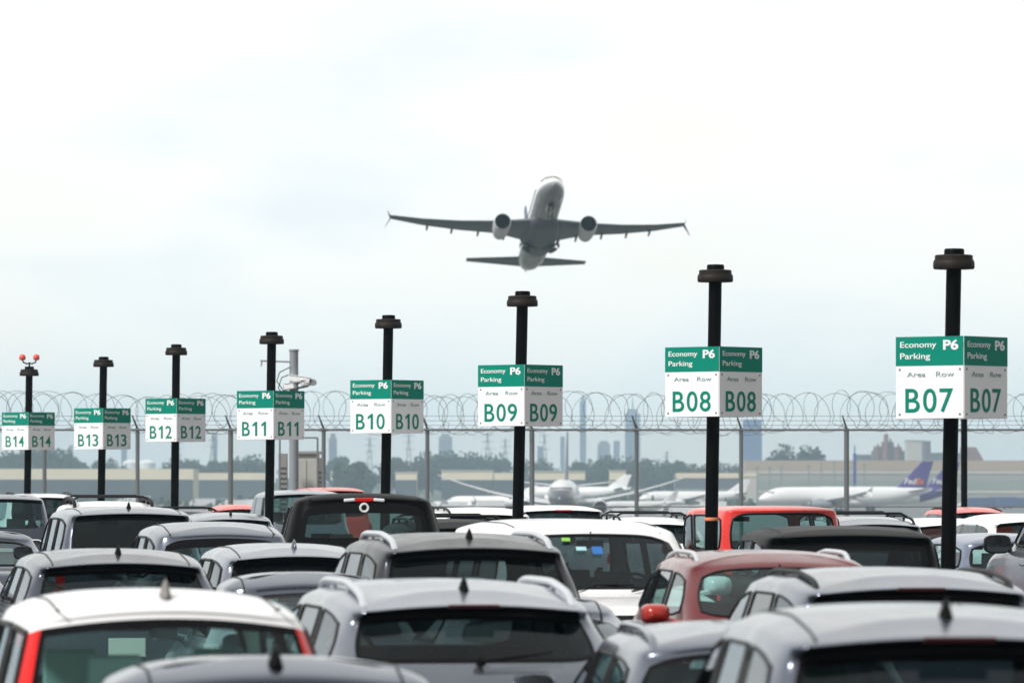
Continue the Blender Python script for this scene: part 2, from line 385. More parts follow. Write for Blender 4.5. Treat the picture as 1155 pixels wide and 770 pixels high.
def car_body(p, H, root, M, opts, level=2):
    rings, zp, ty, gy = cage(p, H)
    NB = 22
    verts = []
    for rg in rings:
        verts += list(rg) + [(-x, y, z) for (x, y, z) in reversed(rg[1:11])]
    faces = []; ids = []
    nR = len(rings)
    tv = p['tail'] if 'tail' not in opts else opts['tail']
    def ident(i, s, side):
        # i: band index between ring i and i+1, s: half segment 0..10
        q = 0 if side > 0 else 1
        if i == 7:
            if s in (0, 1): return 1
            if s in (9, 10): return 2
            if s == 3 and p['quarter']: return 3 + q
            if s == 5: return 5 + q
            if s == 7: return 7 + q
            if s == 3: return 0
            if s in (4, 6): return 9
            if s == 2 and tv == 'v': return 10 + q
            return 0
        if i == 8 and s in (0, 1) and p['quarter'] and p['deck'] > .025: return 9
        if s == 2 and tv == 'v' and i in (4, 5, 6): return 10 + q
        if i == 3 and tv == 'h':
            if s == 2: return 10 + q
        if i == 3:
            if s == 9: return 12 + q
        if i in (2,) and s == 10: return 14
        if i == 3 and s == 10: return 14
        if i in (0, 1) and opts.get('cladding', True): return 15
        return 0
    for i in range(nR - 1):
        for r in range(NB):
            a, b = i * NB + r, i * NB + (r + 1) % NB
            c, d = (i + 1) * NB + (r + 1) % NB, (i + 1) * NB + r
            s, side = (r, 1) if r < 11 else (21 - r, -1)
            faces.append((a, b, c, d)); ids.append(ident(i, s, side))
    # roof: centre line
    top = (nR - 1) * NB
    cvi = {}
    for k in range(2, 10):
        x, y, z = rings[-1][k]
        cvi[k] = len(verts); verts.append((0, y, zp(y)))
    for sgn in (1, -1):
        idx = lambda k: top + (k if sgn > 0 or k in (0, 11) else NB - k)
        for k in range(2, 9):
            faces.append((idx(k), idx(k + 1), cvi[k + 1], cvi[k])); ids.append(0)
        faces.append((idx(0), idx(1), idx(2), cvi[2])); ids.append(0)
        faces.append((idx(9), idx(10), idx(11), cvi[9])); ids.append(0)
    me = bpy.data.meshes.new('car_cage'); me.from_pydata(verts, [], faces)
    bm = bmesh.new(); bm.from_mesh(me)
    lay = bm.faces.layers.int.new('pid')
    bm.faces.ensure_lookup_table()
    for f, i_ in zip(bm.faces, ids): f[lay] = i_; f.material_index = i_
    bmesh.ops.recalc_face_normals(bm, faces=bm.faces)
    cl = bm.edges.layers.float.new('crease_edge')
    bm.verts.ensure_lookup_table()
    for e in bm.edges:
        fs = e.link_faces
        if len(fs) == 2 and fs[0][lay] != fs[1][lay]: e[cl] = .45
        ri = {v.index // NB for v in e.verts}
        if ri == {9} : e[cl] = .35
        if ri == {6}: e[cl] = .4
    bm.to_mesh(me); bm.free()
    for i_ in range(18): me.materials.append(None)
    o = bpy.data.objects.new('car_cage', me); COL.objects.link(o)
    md = o.modifiers.new('s', 'SUBSURF'); md.levels = level; md.render_levels = level
    dg = bpy.context.evaluated_depsgraph_get()
    ev = bpy.data.meshes.new_from_object(o.evaluated_get(dg))
    bpy.data.objects.remove(o); bpy.data.meshes.remove(me)
    V = [v.co.copy() for v in ev.vertices]
    by = {}
    L, h = p['L'], p['W'] / 2
    wy = (p.get('wy0', .19 * L - .02 if p['quarter'] else .215 * L), L - .19 * L)
    ra = p['wr'] + .055
    for f in ev.polygons:
        c = f.center
        pid = f.material_index
        if pid in (0, 15) and abs(c.x) > .55 * h and c.z < p['wr'] + ra + .05:
            if any((c.y - y) ** 2 + (c.z - p['wr']) ** 2 < ra * ra for y in wy): continue
        by.setdefault(pid, []).append(tuple(f.vertices))
    bpy.data.meshes.remove(ev)
    def sub(pid):
        fs = by.get(pid)
        if not fs: return None
        m_ = {}; vs_ = []; out_ = []
        for f in fs:
            nf = []
            for v in f:
                if v not in m_: m_[v] = len(vs_); vs_.append(V[v])
                nf.append(m_[v])
            out_.append(nf)
        return vs_, out_
    seal = MB()
    def emit(pid, name, m, trim=False, parent=root):
        q = sub(pid)
        if q is None: return None
        me = bpy.data.meshes.new(name); me.from_pydata(q[0], [], q[1])
        for pl in me.polygons: pl.use_smooth = True
        ob = link(name, me, m, parent)
        if trim:
            cnt = {}
            for f in q[1]:
                for a, b in zip(f, f[1:] + f[:1]): cnt[(min(a, b), max(a, b))] = cnt.get((min(a, b), max(a, b)), 0) + 1
            nxt = {}
            for (a, b), c in cnt.items():
                if c == 1: nxt.setdefault(a, []).append(b); nxt.setdefault(b, []).append(a)
            if nxt:
                st = next(iter(nxt)); loop = [st]; prev = None; cur = st
                while True:
                    n_ = [x for x in nxt[cur] if x != prev]
                    if not n_ or n_[0] == st: break
                    prev, cur = cur, n_[0]; loop.append(cur)
                seal.tube([q[0][i_] for i_ in loop], opts.get('seal', .012), 5, closed=True)
        return ob
    emit(0, 'body', M['paint'])
    tr = opts.get('near', True)
    if opts.get('frit') and by.get(1):
        cnt = {}
        for f in by[1]:
            for a, b in zip(f, f[1:] + f[:1]): cnt[(min(a, b), max(a, b))] = cnt.get((min(a, b), max(a, b)), 0) + 1
        bv = {v for e_, c in cnt.items() if c == 1 for v in e_}
        edge = [f for f in by[1] if any(v in bv for v in f)]
        by[1] = [f for f in by[1] if not any(v in bv for v in f)]
        by[16] = edge
    rw = emit(1, 'rear_window', M['rear'], tr and not opts.get('frit'))
    if by.get(16): emit(16, 'window_border', GLOSSBLACK, False, rw)
    emit(2, 'windshield', M['front'], tr)
    for k in (3, 4, 5, 6, 7, 8): emit(k, 'side_window', M['side'], tr)
    fs9 = by.pop(9, [])
    while fs9:
        comp = [fs9.pop()]; seen_v = set(comp[0]); grew = True
        while grew:
            grew = False; rest = []
            for f in fs9:
                if seen_v & set(f): comp.append(f); seen_v |= set(f); grew = True
                else: rest.append(f)
            fs9 = rest
        by[9] = comp
        cx = sum(V[v].x for f in comp for v in f) / sum(len(f) for f in comp)
        emit(9, 'pillar_trim' if abs(cx) > .2 else 'spoiler_underside', GLOSSBLACK)
    for k in (10, 11): emit(k, 'tail_light', REDLENS)
    for k in (12, 13): emit(k, 'headlight', CLEARLENS)
    emit(14, 'grille', BLACK); emit(15, 'lower_cladding', M.get('clad', BLACK))
    if seal.v: seal.build('window_seal', BLACK, root, 60)
    return zp, ty, gy, wy
_wheel = {}
def wheel_meshes(r):
    if r in _wheel: return _wheel[r]
    t = MB(); t.lathe([(r * .68, -.10), (r * .93, -.115), (r, -.085), (r, .085), (r * .93, .115), (r * .68, .10)], 28, 'x', cap=False)
    tm = t.mesh('tyre'); shade(tm, 35); tm.materials.append(RUBBER)
    q = MB(); q.lathe([(r * .69, .10), (r * .66, .06), (r * .3, .045)], 28, 'x', cap=False)
    for k in range(5):
        a = 2 * math.pi * k / 5
        q.tube([(.075, r * .12 * math.cos(a), r * .12 * math.sin(a)), (.085, r * .66 * math.cos(a), r * .66 * math.sin(a))], [.05, .035], 6)
    q.lathe([(r * .02, .10), (r * .16, .095), (r * .17, .05)], 16, 'x')
    qm = q.mesh('rim'); shade(qm, 35); qm.materials.append(ALLOY)
    _wheel[r] = (tm, qm); return _wheel[r]
_seat = {}
def seat_mesh(wd):
    if wd in _seat: return _seat[wd]
    s = MB()
    s.box((0, 0, .10), (wd, .50, .16)); s.box((0, -.26, .42), (wd * .96, .13, .62), (R(12), 0, 0))
    n = max(1, round(wd / .55))
    for i in range(n):
        x = (i - (n - 1) / 2) * .5 if n > 1 else 0
        s.box((x, -.335, .84), (.26, .10, .19), (R(8), 0, 0))
        for q in (-.06, .06): s.tube([(x + q, -.32, .72), (x + q, -.335, .80)], .008, 5)
    bm = bmesh.new(); me = s.mesh('seat'); bm.from_mesh(me)
    bmesh.ops.bevel(bm, geom=[e for e in bm.edges if len(e.link_faces) == 2 and e.calc_face_angle(0) > 1], offset=.035, segments=2, affect='EDGES', clamp_overlap=True)
    bm.to_mesh(me); bm.free(); shade(me, 50)
    _seat[wd] = me; return me
CARG = {}
def make_car(name, label, cat, x, d, H, sty, colour, facing='away', yaw=10, group='cars parked in the airport lot', **o):
    """x, d: ground point under the end of the car nearest to the camera"""
    p = dict(STY[sty]); p.update({k: o[k] for k in ('L', 'W', 'zb', 'hwt', 'sag', 'yrr', 'ygr', 'yc', 'ywr', 'hood', 'ztr', 'deck') if k in o})
    rz = R(yaw) + (0 if facing == 'away' else math.pi)
    fwd = Vector((-math.sin(rz), math.cos(rz), 0))
    loc = Vector((x, d, 0)) - (fwd * p['L'] if facing != 'away' else Vector())
    root = thing(name, label, cat, loc, rz, group)
    M = dict(paint=colour, rear=o.get('rear', G_PRIV), side=o.get('side', G_PRIV), front=o.get('front', G_CLEAR))
    if 'clad' in o: M['clad'] = o['clad']
    near = d < 75
    zp, ty, gy, wy = car_body(p, H, root, M, dict(o, near=near, frit=d < 62 and facing == 'away', seal=o.get('seal', .011 if d < 45 else .016)), 3 if d < 45 else 2)
    L, h = p['L'], p['W'] / 2; ht = p['hwt'] * h; zb = p['zb']
    from mathutils.bvhtree import BVHTree
    bme = [c_ for c_ in root.children if c_.name.startswith('body')][0].data
    bvh = BVHTree.FromPolygons([v.co for v in bme.vertices], [tuple(q.vertices) for q in bme.polygons])
    def surf(x, y):
        hit = bvh.ray_cast(Vector((x, y, 5)), Vector((0, 0, -1)))
        return hit[0].z if hit[0] is not None else zp(y) - .05
    # underbody
    u = MB(); u.box((0, L / 2, .36), (1.50 * h, L * .93, .30)); u.build('underbody', CABIN, root, bevel=.03)
    # wheels
    tm, qm = wheel_meshes(p['wr'])
    for yy in wy:
        for s in (1, -1):
            t = link('wheel', tm, None, root); t.location = (s * (h - .125), yy, p['wr']); t.rotation_euler = (0, 0, 0 if s > 0 else math.pi)
            q = link('rim', qm, None, t)
    if near:
        for yy in wy:
            for s in (1, -1):
                a_ = MB(); rr = p['wr'] + .055
                a_.tube([(s * (h - .012), yy + rr * math.cos(R(a)), p['wr'] + rr * math.sin(R(a))) for a in range(-18, 199, 12)], .032, 6)
                a_.build('wheel_arch_trim', M.get('clad', BLACK) if o.get('cladding', True) else colour, root, 60)
    # cabin
    c = MB(); y0 = max(gy[0] + .05, .3); y1 = gy[5] + .1
    wI = h * .86
    c.box((0, (y0 + y1) / 2, .50), (wI * 2, y1 - y0, .06))
    for s in (1, -1): c.box((s * wI, (y0 + y1) / 2, (.5 + zb - .05) / 2), (.05, y1 - y0, zb - .55))
    c.box((0, y0, (.5 + zb - .06) / 2), (wI * 2, .05, zb - .56))
    c.box((0, y1 + .10, zb - .14), (wI * 1.9, .42, .20))
    lin = o.get('lining', CABINTEAL if (o.get('rear') is G_MID or facing != 'away') else CABIN)
    c.build('cabin_lining', lin, root)
    sm = o.get('seat', SEATLIGHT if lin is CABINTEAL else SEAT)
    ys_f = gy[3] - .02 + .12; 
    zs = max(.26, H - 1.42) + o.get('seat_up', 0)
    for s in (1, -1):
        st = link('front_seat', seat_mesh(.54).copy() if False else seat_mesh(.54), None, root); 
        st.location = (s * h * .43, ys_f, zs)
        st.data = st.data if st.data.materials else st.data
        st.material_slots  # slot set below
        setm(st, sm)
    if p['quarter'] or sty == 'sedan' or sty == 'pickup':
        st = link('rear_seat', seat_mesh(1.25), None, root); st.location = (0, max(ys_f - .95, gy[0] + .45, p['yrr'] + (.45 if sty == 'sedan' else .35)), zs + .0); setm(st, sm)
    if near:
        sw = MB(); sw.tube([(-h * .43 + .18 * math.cos(R(a)), .06 * math.sin(R(a)), .17 * math.sin(R(a))) for a in range(0, 360, 20)], .016, 6, closed=True)
        sw.tube([(-h * .43 - .17, 0, 0), (-h * .43 + .17, 0, 0)], .02, 6)
        so_ = sw.build('steering_wheel', BLACK, root, 60); so_.location = (0, ys_f + .52, zb + .0)
        rm = MB(); rm.box((0, p['ywr'] - .02, zp(p['ywr']) - .17), (.24, .03, .07)); rm.tube([(0, p['ywr'] - .02, zp(p['ywr']) - .14), (0, p['ywr'] + .01, zp(p['ywr']) - .06)], .01, 6)
        rm.build('rear_view_mirror', BLACK, root, bevel=.01)
    # door mirrors
    for s in (1, -1):
        mm = MB()
        cx = h * .97 + .12; yy = gy[5] - .12; zz = zb + .07
        k_ = o.get('mirror_k', 1.0)
        secs = []
        for yq, sc in ((-.075, .90), (-.05, 1), (.02, .95), (.075, .7), (.10, .35)):
            secs.append([(s * (cx + .125 * k_ * sc * math.copysign(abs(math.cos(a)) ** .6, math.cos(a))), yy + yq, zz + .085 * k_ * sc * math.copysign(abs(math.sin(a)) ** .6, math.sin(a))) for a in [2 * math.pi * i / 16 for i in range(16)]])
        mm.loft(secs)
        mm.tube([(s * h * .90, yy + .03, zb - .01), (s * (cx - .05), yy + .02, zz - .05)], .028, 6)
        mo = mm.build('door_mirror', o.get('mirror', colour), root, 50)
        mg = MB(); mg.loft([[(s * (cx + .11 * k_ * math.copysign(abs(math.cos(a)) ** .6, math.cos(a))), yy + yq, zz + .07 * k_ * math.copysign(abs(math.sin(a)) ** .6, math.sin(a))) for a in [2 * math.pi * i / 16 for i in range(16)]] for yq in (-.0765, -.080)])
        mg.build('mirror_glass', MIRROR, mo)
    # plate, handles, exhaust-side details
    pl = MB(); pl.box((0, -.008, .80 if sty != 'sedan' else .72), (.31, .012, .155)); pl.build('licence_plate', PLATE, root, bevel=.004)
    if near:
        for s in (1, -1):
            for yy in (gy[4] - .30, gy[2] + .22):
                hd = MB(); hd.tube([(s * (h * .985), yy, zb - .17), (s * (h * .985 + .035), yy + .03, zb - .165), (s * (h * .985 + .035), yy + .17, zb - .165), (s * (h * .985), yy + .20, zb - .17)], .014, 6)
                hd.build('door_handle', o.get('handle', colour), root, 60)
    # roof furniture
    if o.get('fin'):
        yf_ = p['yrr'] + o.get('fin_y', .16); f_ = MB(); z0 = surf(0, yf_ + .1) - .012
        k_ = 1.0
        secs = []
        for t, wd, hh in ((0, .012, .012), (.04, .030, .075), (.07, .033, .098), (.11, .034, .075), (.17, .028, .035), (.22, .01, .010)):
            secs.append([(-wd, yf_ + t, z0), (-wd * .45, yf_ + t, z0 + hh * .7), (0, yf_ + t + .0, z0 + hh), (wd * .45, yf_ + t, z0 + hh * .7), (wd, yf_ + t, z0)])
        f_.loft(secs); f_.build('antenna_fin', o['fin'], root, 50)
    if o.get('mast'):
        f_ = MB(); yf_ = p['yrr'] + .12; f_.tube([(0, yf_, zp(yf_) - .01), (0, yf_ + .01, zp(yf_) + .03)], [.03, .02], 8); f_.tube([(0, yf_ + .01, zp(yf_) + .02), (0, yf_ - .10, zp(yf_) + o['mast'])], .007, 6)
        f_.build('mast_antenna', BLACK, root, 60)
    if o.get('rails'):
        rm_ = o['rails']; rh = o.get('rail_h', .055); rt = o.get('rail_r', .020)
        for s in (1, -1):
            xr = s * ht * .84; r_ = MB(); a, b = p['yrr'] + .04, p['ywr'] - .30
            pts = []
            for i in range(17):
                t = i / 16; y = a + (b - a) * t
                lift = min(1, min(t, 1 - t) / .09); lift = lift * lift * (3 - 2 * lift)
                pts.append((xr, y, surf(xr, y) - .02 + (rh + .02 + rt) * lift))
            r_.tube(pts, rt, 8)
            for t in (.35, .68):
                y = a + (b - a) * t; r_.tube([(xr, y, surf(xr, y) - .02), (xr, y, surf(xr, y) + rh)], rt * .9, 6)
            r_.build('roof_rail', rm_, root, 60)
        if o.get('bars'):
            for t in (.22, .72):
                y = p['yrr'] + (p['ywr'] - p['yrr']) * t; r_ = MB()
                r_.tube([(-ht * .9, y, surf(ht * .84, y) + rh), (-ht * .7, y, zp(y) + rh + .02), (ht * .7, y, zp(y) + rh + .02), (ht * .9, y, surf(ht * .84, y) + rh)], .018, 6); r_.build('crossbar', rm_, root, 60)
    elif d < 70 and sty not in ('jeep',):
        for s in (1, -1):
            r_ = MB(); a, b = p['yrr'] - .02, p['ywr'] - .06; xr = s * ht * .80
            r_.tube([(xr, a + (b - a) * i / 14, surf(xr, a + (b - a) * i / 14) + .001) for i in range(15)], .007, 5); r_.build('roof_moulding', BLACK, root, 60)
    if o.get('chmsl'):
        cm = MB(); y = p['yrr'] - (.135 if p['quarter'] else .0); z = zp(p['yrr']) - .058
        cm.box((0, y + .012, z), (.30, .04, .022)); cm.build('brake_light', o['chmsl'], root, bevel=.006)
    if o.get('wiper', p['quarter']) and near:
        wp = MB(); t0 = Vector((0, p['ygr'] - .02, zb + .06)); t1 = Vector((.42, p['ygr'] + .01, zb + .11))
        wp.tube([t0, t1], [.014, .008], 6); wp.lathe([(.03, -.02), (.03, .02), (.015, .035)], 10, 'y', c=(0, p['ygr'] - .0, zb + .055)); wp.build('rear_wiper', BLACK, root, 60)
    if facing != 'away':
        for s in (.0, -.55):
            wp = MB(); wp.tube([(s + .30, p['yc'] - .02, zb + .03), (s + .02, p['yc'] - .14, zb + .085), (s - .28, p['yc'] - .10, zb + .085)], .010, 6); wp.build('wiper', BLACK, root, 60)
    root['_p'] = 0
    del root['_p']
    return root, p, zp, gy, ty
def setm(ob, m):
    """object-level material on shared mesh data"""
    if not ob.data.materials: ob.data.materials.append(SEAT)
    ob.material_slots[0].link = 'OBJECT'; ob.material_slots[0].material = m

P_SILVER = paint('silver_paint', (.185, .205, .255), .9, .24)
P_LSILVER = paint('light_silver_paint', (.275, .298, .35), .85, .24)
P_GREY = paint('grey_paint', (.095, .105, .138), .88, .25)
P_DGREY = paint('dark_grey_paint', (.045, .047, .058), .7, .30, .25)
P_WHITE = paint('white_paint', (.80, .80, .81), 0, .3)
P_BLACK = mat('black_paint', (.002, .002, .0025), .45, coat=.03, spec=.06, var=.05)
P_MAROON = paint('maroon_paint', (.15, .008, .014), .6, .25)
P_RED = paint('red_paint', (.70, .030, .022), 0, .3)
P_BLUEGREY = paint('blue_grey_paint', (.24, .28, .38), .8, .28)
P_CORAL = paint('coral_red_paint', (.66, .07, .06), 0, .3)
CLOTHTOP = mat('black_soft_top', (.008, .008, .009), .75, scale=60)
CLOTHTOP_ = CLOTHTOP

def HH(py, d, back=1.4): return PZ(py, d + back)
def car(name, label, cat, px, d, py, sty, colour, **o):
    back = o.pop('back', 1.4)
    yw_ = R(o.get('yaw', 10)); off = (1.5 if sty == 'sedan' else .35) if o.get('facing', 'away') == 'away' else 0
    return make_car(name, label, cat, PX(px, d) + math.sin(yw_) * off, d, HH(py, d, back), sty, colour, **o)

# --- nearest rows
car('sedan_car', 'silver grey sedan nearest the camera on the left, black fin on its roof', 'car', 303, 20.6, 734, 'sedan', P_SILVER, fin=FINBLACK, rear=G_MID, side=G_MID, back=2.3, fin_y=.03, sag=(.035, .05), hwt=.74)
car('sport_utility_car', 'silver grey crossover nearest the camera on the right with a large black roof fin', 'car', 1092, 21.4, 679, 'suv', P_SILVER, yaw=4.5, fin=FINBLACK, chmsl=REDLENSDARK, W=1.88)
car('hatchback_car', 'white hatchback with tall red tail lights beside its rear window', 'car', 190, 25.8, 661, 'hatch', P_WHITE, rear=glass('clear_teal_glass', (.74, .92, .90)), side=G_CLEAR, seat=SEATGREEN, lining=CABINPALE, deck=.02, seat_up=.13, seal=.02, sag=(.045, .05), fin=mat('dull_fin', (.2, .18, .17), .5), cladding=False, fin_y=.1, W=1.80)
car('wagon_car', 'silver wagon with teal glass and low rails, lower right between two silver crossovers', 'car', 872, 27.3, 699, 'hatch', P_SILVER, yaw=4.6, rear=G_MID, side=G_MID, rails=P_SILVER, rail_h=.004, rail_r=.024, L=4.7, W=1.80, zb=.95, yc=3.5, ywr=2.7, tail='h', deck=.02, sag=(.05, .05))
car('crossover_car', 'silver crossover in the middle with bright roof rails and a black rear window', 'car', 535, 30.4, 651, 'suv', P_LSILVER, fin=FINBLACK, rails=RAILSILVER, rail_h=.012, rail_r=.024, chmsl=REDLENSDARK, sag=(.09, .05), W=1.9)
car('sport_utility_car', 'pale silver crossover with a dark rear spoiler, just behind the nearest right hand car', 'car', 1045, 32.6, 638, 'suv', P_SILVER, yaw=7, rails=BLACK, rail_h=.004, rail_r=.018, chmsl=REDLENSDARK, W=1.9)
# --- middle rows
car('sedan_car', 'pale sedan half hidden behind the bright railed crossover, teal glass showing at right', 'car', 612, 37.4, 668, 'sedan', P_LSILVER, rear=G_MID, side=G_MID, back=2.3, W=1.74)
car('sedan_car', 'rounded silver sedan behind the right shoulder of the white hatchback', 'car', 344, 38.4, 642, 'sedan', P_SILVER, rear=G_MID, side=G_MID, back=2.3, W=1.74)
car('sport_utility_car', 'grey crossover with wide black rear glass, directly behind the white hatchback', 'car', 135, 44.5, 617, 'suv', P_GREY, fin=FINBLACK, W=1.88)
car('sport_utility_car', 'large charcoal crossover with grey roof rails and a rounded black rear window', 'car', 538, 41.8, 599, 'suv', P_DGREY, rails=RAILSILVER, rail_h=.012, rail_r=.026, W=1.94, fin=FINBLACK, zb=1.15)
car('wagon_car', 'small silver wagon with a narrow black rear window strip, left of the charcoal crossover', 'car', 336, 50, 611, 'suv', P_LSILVER, fin=P_GREY, W=1.78, zb=1.05)
r_w, p_w, zp_w, gy_w, ty_w = car('sport_utility_car', 'big white vehicle facing the camera with stickers on its windshield', 'car', 716, 45, 584, 'bigsuv', P_WHITE, facing='to', back=3.2, rear=G_PRIV, seat=SEAT, front=glass('windshield_dark_teal', (.50, .68, .70)), mirror=P_WHITE)
car('sport_utility_car', 'maroon crossover facing the camera with a red door mirror', 'car', 925, 39.6, 619, 'suv', P_MAROON, yaw=6, facing='to', back=2.6, rails=RAILSILVER, rail_h=.012, side=G_CLEAR, rear=G_CLEAR, mirror=paint('mirror_red', (.40, .025, .015), .2), mirror_k=.9, seat=SEAT, front=glass('windshield_teal', (.45, .62, .62)))
car('sport_utility_car', 'black boxy vehicle with rounded black roof in front of the red off-roader', 'car', 962, 52, 592, 'bigsuv', P_BLACK, yaw=3, W=2.0, hwt=.84, L=4.8)
car('hatchback_car', 'rounded silver crossover with teal rear glass, left of the black pickup', 'car', 251, 57, 587, 'suv', P_SILVER, rear=G_MID, side=G_MID, W=1.84, deck=.02, sag=(.09, .05))
r_p, p_p, zp_p, gy_p, ty_p = car('pickup_truck', 'black pickup with a white ring sticker on its cab rear window', 'pickup', 421, 59, 555, 'pickup', P_BLACK, yaw=5, lining=CABINTEAL, seat=SEAT, rear=glass('pickup_glass', (.42, .56, .56)), back=3.2, W=2.03, hwt=.765)
car('sport_utility_car', 'tall silver sport utility with black rear glass and fin, left, under sign B12', 'car', 145, 65, 570, 'bigsuv', P_SILVER, fin=FINBLACK, mirror=BLACK, hwt=.78, W=1.96, L=4.9)
car('sport_utility_car', 'low black crossover with roof rails, between the black pickup and the big white vehicle', 'car', 522, 67.5, 584, 'suv', P_BLACK, rails=BLACK, bars=True, rail_h=.03, rear=G_MID)
r_j, p_j, zp_j, gy_j, ty_j = car('offroad_car', 'bright red boxy off-roader behind the pole of sign B08', 'car', 880, 71.5, 570, 'jeep', P_RED, rear=G_MID, side=G_CLEAR, front=G_CLEAR)
# --- far rows
car('sport_utility_car', 'silver vehicle with black roof rails between the red off-roader and the B07 pole', 'car', 992, 77, 581, 'suv', P_LSILVER, rails=BLACK, rail_h=.035, bars=True)
car('sport_utility_car', 'white sport utility with dark roof rack, just left of the red off-roader', 'car', 744, 88, 582, 'suv', P_WHITE, rails=BLACK, rail_h=.06, bars=True)
car('sport_utility_car', 'white sport utility with dark rails behind the low black crossover, below sign B09', 'car', 552, 85, 571, 'suv', P_WHITE, rails=BLACK, rail_h=.02)
car('minivan', 'white van with a red brake light at its roof edge, right of the B09 pole', 'van', 634, 97, 569, 'bigsuv', P_WHITE, chmsl=REDLENS, L=4.8)
car('sport_utility_car', 'white roofed sport utility under a black roof rack, behind the tall silver one', 'car', 128, 82, 564, 'suv', P_WHITE, rails=BLACK, rail_h=.06, bars=True, rail_r=.03)
car('sport_utility_car', 'silver car with a small black roof fin, behind the rounded silver crossover', 'car', 262, 93, 577, 'suv', P_LSILVER, fin=FINBLACK)
car('sport_utility_car', 'dark grey tall vehicle at the left edge with teal rear glass', 'car', 2, 103, 557, 'bigsuv', P_GREY, rear=G_MID, side=G_MID)
car('sedan_car', 'silver sedan with teal rear window at the left edge below the dark tall vehicle', 'car', -25, 72, 597, 'sedan', P_SILVER, rear=G_MID, side=G_MID, back=2.2)
car('sedan_car', 'silver sedan cut by the left edge, just left of the grey crossover', 'car', -95, 49, 633, 'sedan', P_SILVER, rear=G_MID, side=G_MID, back=2.2)
car('minivan', 'pale grey van behind the roof of the black pickup, left of the B10 pole', 'van', 345, 112, 552, 'bigsuv', P_LSILVER, rear=G_MID, W=1.95)
car('minivan', 'red van whose roof shows as a thin strip above the pale grey van', 'van', 378, 136, 549, 'bigsuv', P_CORAL)
car('minivan', 'white van between sign B14 and sign B13 poles with dark roof bars', 'van', 47, 124, 556, 'bigsuv', P_WHITE, rails=BLACK, rail_h=.04)
car('wagon_car', 'dark wagon with black roof rack far back at the foot of sign B12', 'car', 214, 110, 574, 'suv', P_DGREY, rails=BLACK, bars=True, rail_h=.03)
car('hatchback_car', 'pinkish red small car far back under sign B11', 'car', 272, 132, 568, 'hatch', P_CORAL)
car('sport_utility_car', 'white sport utility with black rear window partly behind the B07 pole', 'car', 1080, 90, 583, 'suv', P_WHITE)
car('sport_utility_car', 'red vehicle with dark roof rails showing beyond the pole of sign B07', 'car', 1106, 122, 571, 'suv', P_CORAL, rails=BLACK, rail_h=.0, chmsl=REDLENS)
car('sport_utility_car', 'white sport utility with pale side windows at the right edge, behind the blue grey car', 'car', 1176, 80, 578, 'suv', P_WHITE, side=G_CLEAR)
car('hatchback_car', 'blue grey boxy car with teal rear window right of the pole of sign B07', 'car', 1152, 72, 600, 'suv', P_BLUEGREY, rear=G_MID, side=G_MID, zb=.95, deck=.02)
make_car('pickup_truck', 'silver pickup at the right edge with a big black door mirror', 'pickup', 7.62, 60, 1.95, 'pickup', P_LSILVER, yaw=10, mirror=BLACK, mirror_k=1.35, side=G_PRIV)

# windshield stickers on the white vehicle, ring and lamp on the pickup, spare wheel and plate on the off-roader
def on_windshield(root, p, zp, x, t, w_, h_, m, name):
    a = Vector((0, p['yc'] - .03, p['zb'] + .035)); b = Vector((0, p['ywr'] + .03, zp(p['ywr']) - .075))
    c = a.lerp(b, t); dirv = (b - a).normalized(); nrm = Vector((0, dirv.z, -dirv.y))
    o = MB()
    off = nrm * .010
    q = [c + off + Vector((sx * w_ / 2 + x, 0, 0)) + dirv * (sz * h_ / 2) for sx, sz in ((-1, -1), (1, -1), (1, 1), (-1, 1))]
    o.add([v for v in q] + [v - nrm * .004 for v in q], [(0, 1, 2, 3), (4, 5, 6, 7), (0, 1, 5, 4), (1, 2, 6, 5), (2, 3, 7, 6), (3, 0, 4, 7)])
    return o.build(name, m, root)
on_windshield(r_w, p_w, zp_w, .24, .88, .075, .045, mat('green_sticker', (.25, .55, .08), .5), 'green_sticker')
on_windshield(r_w, p_w, zp_w, .12, .72, .09, .05, mat('pale_sticker', (.35, .6, .65), .5), 'pale_sticker')
on_windshield(r_w, p_w, zp_w, -.02, .69, .09, .10, mat('blue_sticker', (.02, .14, .45), .5), 'blue_sticker')
rg = MB(); yb = p_p['yrr']
zc = zp_p(yb) - .155
rg.tube([(.0 + .045 * math.cos(a), yb - .035, zc + .045 * math.sin(a)) for a in [2 * math.pi * i / 24 for i in range(24)]], .014, 6, closed=True)
rg.build('ring_sticker', mat('white_sticker', (.8, .8, .8), .5), r_p, 60)
lm = MB(); lm.box((0, yb - .022, zp_p(yb) - .062), (.21, .04, .045)); lm.build('brake_light', REDLENS, r_p, bevel=.01)
for s in (1, -1):
    lm = MB(); lm.box((s * .17, yb - .020, zp_p(yb) - .066), (.13, .038, .038), (0, s * R(4), 0)); lm.build('cargo_lamp', CHMSLWHITE, r_p, bevel=.012)
tm, qm = wheel_meshes(.40)
t = link('spare_wheel', tm, None, r_j); t.location = (0, -.16, 1.00); t.rotation_euler = (0, 0, -R(90)); q = link('rim', qm, None, t)
wb = MB(); wb.box((-.02, -.02, 1.0), (.3, .12, .3)); wb.build('wheel_carrier', BLACK, r_j, bevel=.03)
sk = MB(); sk.box((-.18, p_j['yrr'] - .060, 1.34), (.25, .006, .14)); so2 = sk.build('white_sticker', mat('white_sticker', (.8, .8, .8), .5), r_j, bevel=.002)
for xq in (-.24, -.16): 
    sk = MB(); sk.box((xq, p_j['yrr'] - .066, 1.335), (.05, .004, .07)); sk.build('sticker_mark', BLACK, so2)

